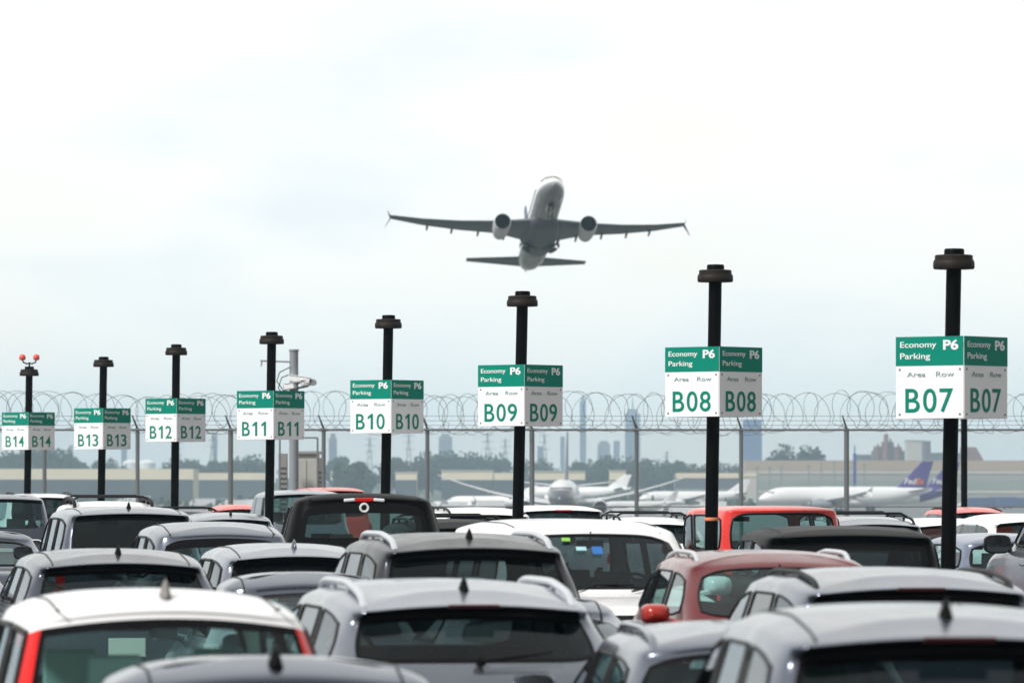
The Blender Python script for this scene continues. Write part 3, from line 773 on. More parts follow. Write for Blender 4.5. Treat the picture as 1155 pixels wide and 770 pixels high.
# ------------------------------------------------------------------ sign poles
POLE = mat('black_pole_paint', (.0018, .0018, .0022), .45, var=.3, scale=4, spec=.06)
LAMPM = mat('bronze_lamp_housing', (.020, .016, .014), .6, var=.3, scale=9, spec=.2)
SIGNW = mat('sign_white', (.85, .85, .865), .5, var=.035, scale=2.2, spec=.2)
SIGNG = mat('sign_green', (.002, .225, .158), .5, var=.05, scale=3, spec=.12)
TXTG = mat('lettering_green', (.002, .22, .150), .5, var=.03, spec=.15)
TXTW = mat('lettering_white', (.85, .86, .86), .5, var=.02)
TXTS = mat('lettering_pale_green', (.22, .36, .33), .5, var=.03)
GALV_ = mat('bolt_steel', (.30, .31, .32), .45, .6)
POLE_REFLECTION = mat('orange_reflection', (.75, .22, .08), .6)
signs = [ # code, px at sign centre, top py, sign top, sign bottom, d, angle, lean px over the visible length
 ('B07', 1073.5, 280, 380.5, 472, 60.0, 37.4, 1.1), ('B08', 805, 298, 392, 470, 70.0, 40.5, .9), ('B09', 587, 328, 412, 480.5, 80.3, 39.6, 1.2),
 ('B10', 436.5, 355, 429, 488.5, 92.6, 37, 1.0), ('B11', 305.3, 374, 441, 495.5, 101, 37.5, .8), ('B12', 198, 388, 449.5, 498, 113.8, 39, .6),
 ('B13', 115.5, 402, 460.5, 506.5, 121, 39.5, 1.0), ('B14', 32, 413, 465, 507, 130, 40, .9)]
desc = {'B07': 'tall black lamp pole carrying the green and white sign cube that reads B07', 'B14': 'lamp pole carrying the sign cube B14 and two red warning lamps on top'}
for code, px, pt, st, sb, d, ang, lean in signs:
    root = thing('sign_pole', desc.get(code, 'black lamp pole carrying the green and white sign cube that reads ' + code), 'sign pole', (PX(px, d), d, 0), 0, 'lamp poles with row sign cubes')
    ztop = PZ(pt, d); zs0, zs1 = PZ(sb, d), PZ(st, d); S = zs1 - zs0
    sw_ = .91
    lt = math.tan(R(lean)); zr = (zs0 + zs1) / 2
    lx = lambda z: (z - zr) * lt
    m = MB(); m.tube([(lx(0), 0, 0), (lx(ztop - .2), 0, ztop - .2)], .086, 20); m.build('pole', POLE, root, 50)
    m = MB(); m.lathe([(.19, 0), (.19, .02), (.15, .05), (.10, .07)], 20, 'z', c=(lx(0), 0, .0)); m.build('base_collar', POLE, root, 40)
    l = MB(); zl = ztop - .235
    l.lathe([(.225, 0), (.235, .015), (.235, .075), (.228, .085), (.228, .10), (.215, .105), (.215, .15), (.20, .16), (.10, .165)], 32, 'z', c=(lx(zl), 0, zl)); lo_ = l.build('lamp_housing', LAMPM, root, 40)
    l = MB(); l.lathe([(.115, 0), (.115, .05), (.105, .07), (.02, .075)], 24, 'z', c=(lx(ztop), 0, ztop - .075)); l.build('lamp_cap', POLE, root, 40)
    # sign cube
    wdt = sw_ / 2
    for q, (a0, front) in enumerate(((-ang, True), (90 - ang, True), (180 - ang, False), (270 - ang, False))):
        # panel whose outward normal is the -Y axis turned by a0
        mt = Matrix.Rotation(R(a0), 4, 'Z')
        pn = MB()
        vs_ = [mt @ Vector((x, y, z)) for x in (-wdt + .004, wdt - .012) for y in (-wdt, -wdt + .008) for z in (zs0, zs1)]
        pn.add(vs_, [(0, 1, 3, 2), (4, 6, 7, 5), (0, 4, 5, 1), (2, 3, 7, 6), (0, 2, 6, 4), (1, 5, 7, 3)])
        po = pn.build('sign_panel', SIGNW, root)
        hd = MB(); zh = zs1 - S * (.355 if front else .355)
        vs_ = [mt @ Vector((x, y, z)) for x in (-wdt + .002, wdt - .010) for y in (-wdt - .003, -wdt + .003) for z in (zh, zs1 + .002)]
        hd.add(vs_, [(0, 1, 3, 2), (4, 6, 7, 5), (0, 4, 5, 1), (2, 3, 7, 6), (0, 2, 6, 4), (1, 5, 7, 3)])
        hd.build('green_header', SIGNG, po)
        for bu in (.06, .94):
            for bv_ in (.40, .95):
                bt = MB(); cc = mt @ Vector((-wdt + bu * sw_, -wdt, zs1 - bv_ * S)); nn = mt.to_3x3() @ Vector((0, -1, 0))
                bt.tube([cc, cc + nn * .006], .014, 8); bt.build('bolt', GALV_, po)
        if front:
            U = lambda u: -wdt + u * sw_
            Vv = lambda v: zs1 - v * S
            def T(nm, s, m_, u0, u1, v0, v1, bold=0.): text_part(nm, s, m_, po, U(u0), U(u1), Vv(v1), Vv(v0), -wdt - .004, bold, .003, mt)
            T('lettering', 'Economy', TXTW, .07, .60, .06, .155, .006)
            T('lettering', 'Parking', TXTW, .07, .51, .20, .295, .006)
            T('lettering', 'P6', TXTW, .70, .92, .04, .165, .03)
            T('lettering', 'Area', TXTS, .17, .44, .43, .49, .0)
            T('lettering', 'Row', TXTS, .595, .855, .43, .49, .0)
            lt_ = None
            for gi, ch in enumerate(code):
                g0, g1 = ((.145, .355), (.405, .60), (.645, .84))[gi]
                if ch == '1':
                    c0 = (g0 + g1) / 2; gm_ = MB(); yy_ = -wdt - .0045
                    pts = [(c0 + .0, .925), (c0 + .055, .925), (c0 + .055, .635), (c0 + .012, .635), (c0 - .070, .690), (c0 - .070, .735), (c0 + .0, .695)]
                    vs_ = [mt @ Vector((U(a), yy_ - e_, Vv(b))) for e_ in (0, .003) for a, b in pts]; n_ = len(pts)
                    gm_.add(vs_, [(0, 1, 2, 6), (2, 3, 4, 5), (2, 5, 6), (n_, n_ + 1, n_ + 2, n_ + 6), (n_ + 2, n_ + 3, n_ + 4, n_ + 5), (n_ + 2, n_ + 5, n_ + 6)] + [(i, (i + 1) % n_, n_ + (i + 1) % n_, n_ + i) for i in range(n_)])
                    gm_.build('lettering', TXTG, po)
                else: T('lettering', ch, TXTG, g0, g1, .635, .925, .006)
    br = MB()
    for z in (zs0 + .08, zs1 - .08):
        br.tube([(lx(z), -wdt * .96, z), (lx(z), wdt * .96, z)], .015, 6) if False else None
        for a0 in (-ang, 90 - ang):
            mt = Matrix.Rotation(R(a0), 4, 'Z'); br.tube([mt @ Vector((0, -wdt + .008, z)), mt @ Vector((0, wdt - .008, z))], .014, 6)
    br.build('sign_bracket', POLE, root)
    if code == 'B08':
        s_ = MB(); z = PZ(587, d); s_.lathe([(.089, 0), (.091, .003), (.091, .04), (.089, .043)], 20, 'z', c=(lx(z), 0, z)); s_.build('painted_reflection', POLE_REFLECTION, root, 40)  # orange band: the off-roader's reflection on the pole, put in as a ring
    if code == 'B14':
        k_ = d / F_PX; a_ = MB(); zt = ztop; x0 = lx(ztop)
        a_.tube([(x0, 0, zt - .02), (x0, 0, zt + .10)], .02, 8)
        a_.tube([(x0 - .17, 0, zt + .17), (x0 - .15, 0, zt + .10), (x0 - .06, 0, zt + .06), (x0, 0, zt + .08), (x0 + .06, 0, zt + .06), (x0 + .15, 0, zt + .10), (x0 + .17, 0, zt + .17)], .018, 8)
        ao = a_.build('warning_lamp_bracket', POLE, root, 50)
        for s in (1, -1):
            q_ = MB(); q_.lathe([(.05, 0), (.075, .02), (.08, .09), (.06, .13), (.01, .15)], 16, 'z', c=(x0 + s * .17, 0, zt + .15)); q_.build('red_lamp', mat('red_lamp_glass', (.8, .10, .08), .3), ao, 50)

# plain black post partly hidden by the B07 sign cube
r_ = thing('lamp_post', 'thin black post standing just right of the pole of sign B07 and farther back', 'post', (PX(1087.5, 140), 140, 0))
m = MB(); m.tube([(0, 0, 0), (0, 0, PZ(440, 140))], .085, 14); m.build('pole', POLE, r_, 50)
m = MB(); m.lathe([(.2, 0), (.2, .03), (.1, .06)], 14, 'z'); m.build('base_collar', POLE, r_, 40)
m = MB(); zz = PZ(440, 140); m.lathe([(.2, -.02), (.22, 0), (.22, .12), (.08, .18)], 20, 'z', c=(0, 0, zz)); m.build('lamp_housing', LAMPM, r_, 40)

# ------------------------------------------------------------------ fence with concertina wire
FD = 155.0
GALV = mat('galvanised_steel', (.20, .215, .225), .5, .5, var=.25, scale=8)
WIRE = mat('chain_link_wire', (.30, .32, .335), .5, .4)
RAZOR = mat('razor_wire', (.16, .165, .175), .45, .5)
fr = thing('chain_link_fence', 'tall grey chain link fence topped with coiled razor wire behind the car park', 'fence', (0, FD, 0))
ZR = PZ(484.5, FD)
posts = [-80, 50, 155, 260, 365, 482, 600, 718, 836, 955, 1073, 1191, 1309]
FX0, FX1 = PX(posts[0], FD), PX(posts[-1], FD)
for i, p_ in enumerate(posts):
    m = MB(); x = PX(p_, FD); m.tube([(x, .06, 0), (x, .06, ZR)], .060 if i % 3 else .075, 12)
    m.lathe([(.075, 0), (.07, .04), (.02, .07)], 12, 'z', c=(x, .06, ZR)); po = m.build('fence_post', GALV, fr, 50)
    a = MB(); a.tube([(x, .06, ZR + .03), (x - .14, -.22, ZR + .42)], [.035, .02], 6); a.build('barb_arm', GALV, po, 60)
m = MB(); m.tube([(FX0, 0, ZR), (FX1, 0, ZR)], .034, 10); m.build('top_rail', GALV, fr, 60)
m = MB(); m.tube([(FX0, .02, 1.42), (FX1, .02, 1.42)], .02, 8); m.build('middle_rail', GALV, fr, 60)
m = MB(); sp = .075; n_ = int((FX1 - FX0) / sp); hgt = ZR - .06
def wire(mb, a, b, r):
    a, b = Vector(a), Vector(b); t = (b - a).normalized(); s = Vector((0, 1, 0)); u = t.cross(s)
    vs_ = []
    for p_ in (a, b):
        for k in range(3):
            q = 2 * math.pi * k / 3; vs_.append(p_ + (s * math.cos(q) + u * math.sin(q)) * r)
    mb.add(vs_, [(0, 1, 4, 3), (1, 2, 5, 4), (2, 0, 3, 5)])
for k in range(-int(hgt / sp) - 1, n_ + 1):
    for dr, yy in ((1, .0), (-1, .008)):
        xa = FX0 + k * sp; 
        if dr == 1:
            x0, z0, x1, z1 = xa, .05, xa + hgt, .05 + hgt
        else:
            x0, z0, x1, z1 = xa + hgt, .05, xa, .05 + hgt
        # clip to the fence
        def clip(xp, zp_, xq, zq):
            if xp < FX0: f = (FX0 - xp) / (xq - xp); return FX0, zp_ + (zq - zp_) * f
            if xp > FX1: f = (FX1 - xp) / (xq - xp); return FX1, zp_ + (zq - zp_) * f
            return xp, zp_
        if max(x0, x1) <= FX0 or min(x0, x1) >= FX1: continue
        a0 = clip(x0, z0, x1, z1); a1 = clip(x1, z1, x0, z0)
        wire(m, (a0[0], yy - .045, a0[1]), (a1[0], yy - .045, a1[1]), .0028)
o_ = m.build('chain_link_mesh', WIRE, fr)
for k in range(3):
    m = MB(); t = (k + 1) / 3.2; m.tube([(FX0, -.22 * t, ZR + .42 * t), (FX1, -.22 * t, ZR + .42 * t)], .007, 5); m.build('barbed_wire', RAZOR, fr)
rnd = random.Random(5)
for sgn in (1, -1):
    m = MB(); pts = []; x = FX0; a = rnd.random() * 6; ph = 0
    j0_n = j1_n = j2_n = 0.
    rad = .57; pitch = .66
    while x < FX1:
        a += 2 * math.pi / 20; ph += 1
        pit = pitch * (1 + .28 * math.sin(x * .9 + sgn) + .12 * math.sin(x * 2.3))
        x += pit / 20
        if ph % 20 == 1: j0, j1, j2 = j0_n, j1_n, j2_n; j0_n, j1_n, j2_n = rnd.uniform(-.09, .07), rnd.uniform(-.06, .05), rnd.uniform(-.16, .16)
        tq = (ph % 20) / 20; jr, jz, jx = j0 + (j0_n - j0) * tq, j1 + (j1_n - j1) * tq, j2 + (j2_n - j2) * tq
        rr = rad * (1 + jr)
        cx = x + jx + sgn * .50 * math.cos(a) * (1 + .12 * math.sin(x * 1.3))
        pts.append((cx, -.12 + rr * .9 * math.cos(a) * sgn, ZR + .50 + jz + .04 * math.sin(x * .8) + rr * math.sin(a)))
    m.tube(pts, .0075, 4, cap=False); m.build('razor_coil', RAZOR, fr, 80)

# ------------------------------------------------------------------ camera mast and equipment shed
CAMW = mat('camera_housing_white', (.7, .71, .72), .4)
MAST = mat('grey_mast_paint', (.24, .26, .28), .5, var=.15)
d = 151.0; x = PX(331.5, d)
r_ = thing('camera_mast', 'grey steel mast carrying white security cameras behind sign B11', 'mast', (x, d, 0))
zt = PZ(394, d); k_ = d / F_PX
m = MB(); m.lathe([(.15, 0), (.14, 1), (.125, zt - .05), (.145, zt - .05), (.145, zt), (.02, zt + .01)], 16, 'z'); m.build('mast', MAST, r_, 50)
m = MB(); z1 = PZ(408, d); m.tube([(-.95, -.05, z1 + .03), (-.10, -.05, z1)], .025, 6); m.tube([(-.9, -.05, z1 + .03), (-.93, -.05, z1 - .13)], .02, 6); m.build('upper_arm', MAST, r_, 60)
m = MB(); m.tube([(-.10, -.12, z1 - .15), (-.40, -.15, z1 - .30), (-.48, -.15, z1 - .55), (-.30, -.15, z1 - .80), (-.1, -.12, z1 - .85)], .014, 6); m.tube([(-.10, -.12, z1 - .35), (-.34, -.15, z1 - .45), (-.44, -.15, z1 - .75), (-.2, -.15, z1 - 1.0)], .014, 6); m.build('cable_loop', BLACK, r_, 60)
def camera(name, cx, cz, yawd, L_, tilt=0):
    root = MB(); mt = Matrix.Translation((cx, -.22, cz)) @ Matrix.Rotation(R(yawd), 4, 'Z') @ Matrix.Rotation(R(tilt), 4, 'Y')
    b = MB(); b.box((0, 0, 0), (L_, .17, .16)); b.v = [tuple(mt @ Vector(v)) for v in b.v]; bo = b.build(name, CAMW, r_, bevel=.03)
    b = MB(); b.box((-.02, 0, .095), (L_ * 1.15, .21, .02)); b.v = [tuple(mt @ Vector(v)) for v in b.v]; b.build('sun_shield', CAMW, bo, bevel=.006)
    b = MB(); b.lathe([(.06, L_ / 2), (.06, L_ / 2 + .02), (.04, L_ / 2 + .025)], 12, 'x'); b.v = [tuple(mt @ Vector(v)) for v in b.v]; b.build('lens', BLACK, bo, 40)
    b = MB(); b.tube([(cx * .2, -.08, cz - .15), (cx, -.2, cz - .08)], .03, 6); b.build('bracket', MAST, bo, 60)
camera('security_camera', .18, PZ(428, d), -12, .62, 8)
camera('security_camera', .42, PZ(432, d), 15, .40, -4)
camera('security_camera', -.10, PZ(436, d), 150, .35, 6)
for c_ in ():
    pass
# shed
d = 166.0
BEIGE = mat('beige_cabinet_paint', (.42, .41, .38), .6, var=.1)
r_ = thing('equipment_cabinet', 'beige equipment cabinet standing behind the fence beside the camera mast', 'cabinet', (PX(346, d), d, 0))
cw, ch = .031 * d / d, 0
k_ = d / F_PX
zt = PZ(512, d)
m = MB(); m.box((0, .6, zt / 2), (26 * k_, 1.1, zt)); m.build('cabinet_body', BEIGE, r_, bevel=.03)
m = MB(); m.box((0, .6, zt + .05), (31 * k_, 1.3, .10)); m.build('roof', mat('cabinet_roof', (.3, .3, .29), .6), r_, bevel=.02)
for s in (-1, 1):
    m = MB(); m.box((s * 6.2 * k_, .035, zt * .52), (11.5 * k_, .03, zt * .85)); dr = m.build('door', mat('cabinet_door', (.46, .45, .42), .6), r_, bevel=.01)
    m = MB(); m.tube([(s * 1.6 * k_, .0, zt * .5), (s * 1.6 * k_, .0, zt * .56)], .02, 6); m.build('handle', GALV, dr)
r2 = thing('louvred_panel', 'narrow brown louvred unit at the right side of the beige cabinet', 'unit', (PX(360.5, d - 1), d - 1, 0))
m = MB(); zt2 = PZ(516, d - 1); m.box((0, .2, zt2 / 2), (6 * k_, .4, zt2)); m.build('case', mat('brown_louvre', (.17, .15, .135), .6), r2, bevel=.02)
m = MB()
for i in range(14): m.box((0, -.012, .5 + i * (zt2 - .8) / 14), (5 * k_, .03, .06), (R(25), 0, 0))
m.build('louvre', mat('brown_louvre_dark', (.10, .09, .08), .6), r2)
r3 = thing('louvred_panel', 'grey louvred unit between the pole of sign B11 and the camera mast', 'unit', (PX(319, d - 1), d - 1, 0))
m = MB(); zt2 = PZ(511, d - 1); m.box((0, .2, zt2 / 2), (10 * k_, .4, zt2)); m.build('case', mat('grey_louvre', (.26, .26, .25), .6), r3, bevel=.02)
m = MB()
for i in range(14): m.box((0, -.012, .5 + i * (zt2 - .8) / 14), (8 * k_, .03, .06), (R(25), 0, 0))
m.build('louvre', mat('grey_louvre_dark', (.12, .12, .115), .6), r3)
r4 = thing('pipe_frame', 'thin grey pipe frame rising over the beige cabinet', 'frame', (PX(346, d - 2), d - 2, 0))
m = MB()
for xq in (-30 * k_, 12 * k_): m.tube([(xq, 0, 0), (xq, 0, PZ(494, d))], .03, 6)
m.build('upright', GALV, r4, 60)
m = MB(); m.tube([(-30 * k_, 0, PZ(494, d)), (12 * k_, 0, PZ(494, d))], .025, 6); m.build('crossbar', GALV, r4, 60)

# ------------------------------------------------------------------ airliners
def ellipse(y, rx, rz, zc, n=28, k=1.0):
    return [(rx * math.cos(2 * math.pi * i / n), y, zc + rz * math.sin(2 * math.pi * i / n)) for i in range(n)]
def airfoil(c, t, le, n=9):
    """closed section: chordwise points (dy from the leading edge backwards, dz)"""
    up = []; dn = []
    for i in range(n):
        q = i / (n - 1); xq = .5 - .5 * math.cos(math.pi * q)
        th = 5 * t * (.2969 * math.sqrt(xq) - .126 * xq - .3516 * xq ** 2 + .2843 * xq ** 3 - .1015 * xq ** 4)
        up.append((-xq * c, th * c * 1.1)); dn.append((-xq * c, -th * c * .8))
    return up + dn[-2:0:-1]
def airliner(name, label, S, mats, loc, rot, tail_text=None, gear='down', group=None, winglets=True, flex=0., fin_k=1., fk=1.):
    root = thing(name, label, 'airplane', loc, 0, group); root.rotation_euler = rot
    q = lambda pts: [tuple(c * S for c in p) for p in pts]
    fs = MB()
    secs = []
    for y, rx, rz, zc in ((17.2, .05, .05, -.62), (17.05, .34, .30, -.60), (16.6, .72, .66, -.54), (15.9, 1.10, 1.04, -.42), (15.0, 1.42, 1.40, -.26), (13.8, 1.68, 1.72, -.10), (12.2, 1.84, 1.93, -.01), (10.5, 1.88, 2.0, 0), (4, 1.88, 2.0, 0), (-4, 1.88, 2.0, 0), (-9, 1.88, 2.0, 0), (-12, 1.80, 1.86, .12), (-15, 1.52, 1.50, .44), (-18, 1.05, 1.02, .86), (-20, .62, .62, 1.14), (-21.4, .28, .30, 1.30), (-21.8, .12, .14, 1.34)):
        secs.append(q(ellipse(y, rx * fk, rz * fk, zc)))
    fs.loft(secs); fu = fs.build('fuselage', mats['fus'], root, 50)
    bl = MB(); secs = []
    for y, rx, rz in ((7.5, .5, .3), (6.5, 1.3, .75), (5, 1.75, 1.0), (0, 1.9, 1.12), (-4, 1.8, 1.05), (-6, 1.2, .7), (-7.5, .4, .3)):
        secs.append(q(ellipse(y, rx, rz, -1.35)))
    bl.loft(secs); bl.build('belly_fairing', mats['belly'], root, 50)
    cw = MB()
    for s in (1, -1):
        for (x0, y0, z0, x1, y1, z1) in ((.06, 15.72, .62, .62, 15.55, .62), (.66, 15.5, .62, 1.10, 15.0, .60), (1.13, 14.9, .58, 1.42, 14.2, .58)):
            cw.add(q([(s * x0, y0 + .08, z0 - .13), (s * x1, y1 + .08, z1 - .13), (s * (x1 - .06), y1 - .30, z1 + .34), (s * (x0 - .02), y0 - .33, z0 + .36), (s * x0, y0 - .3, z0 - .2), (s * x1, y1 - .3, z1 - .2), (s * (x1 - .06), y1 - .6, z1 + .2), (s * (x0 - .02), y0 - .6, z0 + .2)]),
                   [(0, 1, 2, 3), (7, 6, 5, 4), (0, 4, 5, 1), (1, 5, 6, 2), (2, 6, 7, 3), (3, 7, 4, 0)])
    cw.v = [(x * (fk + .01), y, z * (fk + .01)) for x, y, z in cw.v]
    cw.build('cockpit_window', GLOSSBLACK, root)
    if mats.get('win'):
        for s in (1, -1):
            cwi = MB()
            for i in range(44):
                y = 11.5 - i * .5
                cwi.box((s * 1.868 * fk * S, y * S, .45 * S), (.03 * S, .22 * S, .30 * S))
            cwi.build('cabin_window', GLOSSBLACK, root)['kind'] = 'stuff'
    st = [(1.4, 5.6, 8.2, .13, -1.25), (3.6, 4.4, 6.1, .125, -1.02), (5.8, 3.1, 4.5, .115, -.78), (9.5, 1.0, 3.5, .11, -.33), (13.5, -1.25, 2.5, .105, .30), (17.0, -3.2, 1.5, .10, 1.0)]
    st = [(x, y, c, t, z + flex * ((x - 1.4) / 15.6) ** 1.7) for x, y, c, t, z in st]
    for s in (1, -1):
        wg = MB(); secs = []
        for x, y, c, t, z in st:
            secs.append(q([(s * x, y + dy, z + dz) for dy, dz in airfoil(c, t, 0)]))
        wg.loft(secs); wo = wg.build('wing', mats['wing'], root, 40)
        if winglets:
            wl = MB(); secs = []
            for dx, dz_, y, c in ((0, 0, -3.2, 1.5), (.25, .14, -3.5, 1.3), (.40, .5, -3.9, .9), (.50, 1.0, -4.5, .35)):
                secs.append(q([(s * (17 + dx) - s * dzz * .8, y + dy, st[-1][4] + dz_ + dzz * .3) for dy, dzz in airfoil(c, .09, 0)]))
            wl.loft(secs); secs = []
            for dx, dz_, y, c in ((.1, .02, -3.3, 1.2), (.5, -.55, -3.8, .7), (.9, -1.15, -4.4, .25)):
                secs.append(q([(s * (17 + dx) + s * dzz * .6, y + dy, st[-1][4] + dz_ + dzz * .6) for dy, dzz in airfoil(c, .08, 0)]))
            wl.loft(secs); wl.build('winglet', mats['tip'], wo, 40)
        for xf in (4.2, 7.2, 10.2, 13.0):
            ty_ = [r for r in st]
            def interp(x):
                for a, b in zip(st, st[1:]):
                    if a[0] <= x <= b[0]:
                        t = (x - a[0]) / (b[0] - a[0]); return [a[i] + (b[i] - a[i]) * t for i in range(5)]
            X = interp(xf); te = X[1] - X[2]
            ff = MB(); sc_ = []
            for dy, r_, dz_ in ((1.6, .04, -.16), (1.1, .15, -.22), (.3, .19, -.28), (-.4, .15, -.31), (-.9, .03, -.30)):
                sc_.append(q([(s * xf + r_ * .75 * math.cos(a), te + dy, X[4] + dz_ + r_ * math.sin(a)) for a in [2 * math.pi * i / 12 for i in range(12)]]))
            ff.loft(sc_); ff.build('flap_fairing', mats['wing'], wo, 50)
        # engine
        ex, ey, ez = s * 4.95, 3.9, -1.75
        ng = MB(); ng.lathe([(r * S, y * S) for r, y in ((.90, 2.46), (.93, 2.52), (.965, 2.46), (1.0, 2.1), (1.03, 1.2), (1.0, .0), (.91, -1.2), (.80, -2.0), (.70, -2.0), (.72, -1.4))], 32, 'y', c=(ex * S, ey * S, ez * S), cap=False)
        en = ng.build('engine', mats['eng'], root, 50)
        it = MB(); it.lathe([(r * S, y * S) for r, y in ((.79, 1.4), (.84, 2.2), (.90, 2.455), (.885, 2.455), (.82, 2.2), (.77, 1.4))], 32, 'y', c=(ex * S, ey * S, ez * S), cap=False); it.build('intake', MATTBLACK, en, 50)
        fd = MB(); fd.lathe([(.79 * S, 1.45 * S), (.79 * S, 1.38 * S)], 28, 'y', c=(ex * S, ey * S, ez * S)); fd.build('fan', MATTBLACK, en, 40)
        sp_ = MB(); sp_.lathe([(.04 * S, 1.95 * S), (.16 * S, 1.7 * S), (.26 * S, 1.44 * S)], 16, 'y', c=(ex * S, ey * S, ez * S)); sp_.build('spinner', mat('spinner_grey', (.02, .02, .022), .6, spec=.1), en, 50)
        ec = MB(); ec.lathe([(r * S, y * S) for r, y in ((.55, -1.3), (.5, -2.2), (.36, -2.9), (.15, -3.3), (.02, -3.4))], 20, 'y', c=(ex * S, ey * S, ez * S)); ec.build('exhaust', mat('exhaust_metal', (.12, .11, .10), .4, .8), en, 50)
        py_ = MB(); py_.loft([q([(ex - .12, ey + 1.6, ez + .9), (ex + .12, ey + 1.6, ez + .9), (ex + .14, ey - 2.2, ez + .75), (ex - .14, ey - 2.2, ez + .75)]), q([(ex - .12, ey + .6, ez + 1.25), (ex + .12, ey + .6, ez + 1.25), (ex + .14, ey - 2.6, ez + 1.0), (ex - .14, ey - 2.6, ez + 1.0)])]); py_.build('pylon', mats['eng'], en)
        # stabiliser
        sb = MB(); secs = []
        for x, y, c, z in ((.5, -15.6, 4.0, .95), (7.15, -19.3, 1.35, 1.75)):
            secs.append(q([(s * x, y + dy, z + dz) for dy, dz in airfoil(c, .10, 0)]))
        sb.loft(secs); sb.build('stabiliser', mats['wing'], root, 40)
    fn = MB(); secs = []
    for z, y, c in ((1.2, -12.2, 8.2), (2.2, -14.3, 6.3), (2.2 + 2.8 * fin_k, -16.6, 4.6), (2.2 + 6.4 * fin_k, -19.6, 2.6)):
        secs.append(q([(dz * .9, y + dy, z) for dy, dz in airfoil(c, .10, 0)]))
    fn.loft(secs); fo = fn.build('tail_fin', mats['fin'], root, 40)
    if mats.get('aft'):
        af = MB(); secs = []
        for y, rx, rz, zc in ((-11.5, 1.835, 1.91, .10), (-12.6, 1.775, 1.82, .16), (-15, 1.54, 1.52, .44), (-18, 1.07, 1.04, .86), (-20, .64, .64, 1.14)):
            secs.append(q(ellipse(y, rx, rz, zc)))
        # the colour break slopes: shift each point forward with height
        secs[0] = [(x, y - (z / S - .1) * .9 * S, z) for x, y, z in secs[0]]
        secs[0] = [(x * .995, y, z) for x, y, z in secs[0]]
        af.loft(secs, cap=False); af.build('aft_livery', mats['aft'], fu, 50)
    if tail_text:
        # lettering on the side of the fin turned to the camera (the left side of the aircraft)
        for s_, m_, (a, b) in tail_text:
            me = text_mesh(s_, .02).copy()
            xs = [v.co.x for v in me.vertices]; ys = [v.co.y for v in me.vertices]
            ax, bx, ay, by = min(xs), max(xs), min(ys), max(ys)
            for v in me.vertices:
                u = (v.co.x - ax) / (bx - ax); t = (v.co.y - ay) / (by - ay)
                zq = 2.6 + t * 1.35; yq = -15.5 - (zq - 2.6) * .25 - (a + (b - a) * u) * 4.5
                v.co = Vector((-.34 - (.03 if v.co.z > 0 else 0), yq, zq)) * S
            link('tail_lettering', me, m_, fo)
    RUB = RUBBER
    if gear == 'down':
        for gx, gy_, n in ((0, 12.8, 1), (2.6, -.8, 2), (-2.6, -.8, 2)):
            gm = MB(); gm.tube(q([(gx, gy_, -1.2), (gx, gy_, -3.25)]), .12 * S, 8); go = gm.build('landing_gear', mat('gear_grey', (.4, .41, .42), .4), root, 50)
            for sx in (-.32, .32):
                t_ = MB(); rw = .5 if n == 2 else .36; t_.lathe([(rw * .5 * S, -.16 * S), (rw * S, -.13 * S), (rw * S, .13 * S), (rw * .5 * S, .16 * S)], 20, 'x', c=((gx + sx) * S, gy_ * S, (-3.75 + rw) * S)); t_.build('wheel', RUB, go, 40)
    else:
        # wheels half folded, doors open
        nb = MB(); nb.box((0, 12.2 * S, -1.99 * fk * S), (.55 * S, 2.1 * S, .35 * S)); nb.build('nose_gear_bay', GLOSSBLACK, root)
        for sx in (-.42, .42):
            dd = MB(); dd.box((sx * S, 12.2 * S, (-1.99 * fk - .24) * S), (.05 * S, 1.9 * S, .55 * S), (0, R(8 if sx > 0 else -8), 0)); dd.build('gear_door', mats['fus'], root)
        gm = MB(); gm.tube(q([(0, 12.9, -1.9), (0, 12.1, -2.6)]), .10, 8); gn = gm.build('landing_gear', mat('gear_grey', (.4, .41, .42), .4), root, 50)
        for sx in (-.2, .2):
            t_ = MB(); t_.lathe([(.15, -.09), (.33, -.08), (.33, .08), (.15, .09)], 18, 'x', c=(sx, 12.0, -2.65)); t_.build('wheel', RUB, gn, 40)
        for s in (1, -1):
            gb = MB(); gb.lathe([(.1, -.03), (.62, -.03), (.62, .10), (.1, .10)], 24, 'z', c=(s * .85, -1.6, -2.50)); gb.build('wheel_well', GLOSSBLACK, root, 40)
            gm = MB(); gm.tube([(s * 2.3, -1.2, -1.5), (s * 1.5, -1.5, -2.40)], .13, 8); go = gm.build('landing_gear', mat('gear_grey_dark', (.12, .12, .125), .5), root, 50)
            for e_ in (-.3, .28):
                t_ = MB(); ax = Matrix.Translation((s * 1.45, -1.5, -2.42)) @ Matrix.Rotation(R(s * 62), 4, 'Y')
                t_.lathe([(.25, e_ - .13), (.54, e_ - .11), (.54, e_ + .11), (.25, e_ + .13)], 22, 'x'); t_.v = [tuple(ax @ Vector(v)) for v in t_.v]; t_.build('wheel', RUB, go, 40)
            dd = MB(); dd.box((s * 2.15, -1.4, -1.95), (.06, 1.3, .7), (0, R(s * -30), 0)); dd.build('gear_door', mats['wing'], root)
        an = MB(); an.tube([(0, -20.8, 1.1), (0, -21.0, .55)], [.12, .05], 8); an.build('tail_skid', mats['wing'], root, 50)
    return root
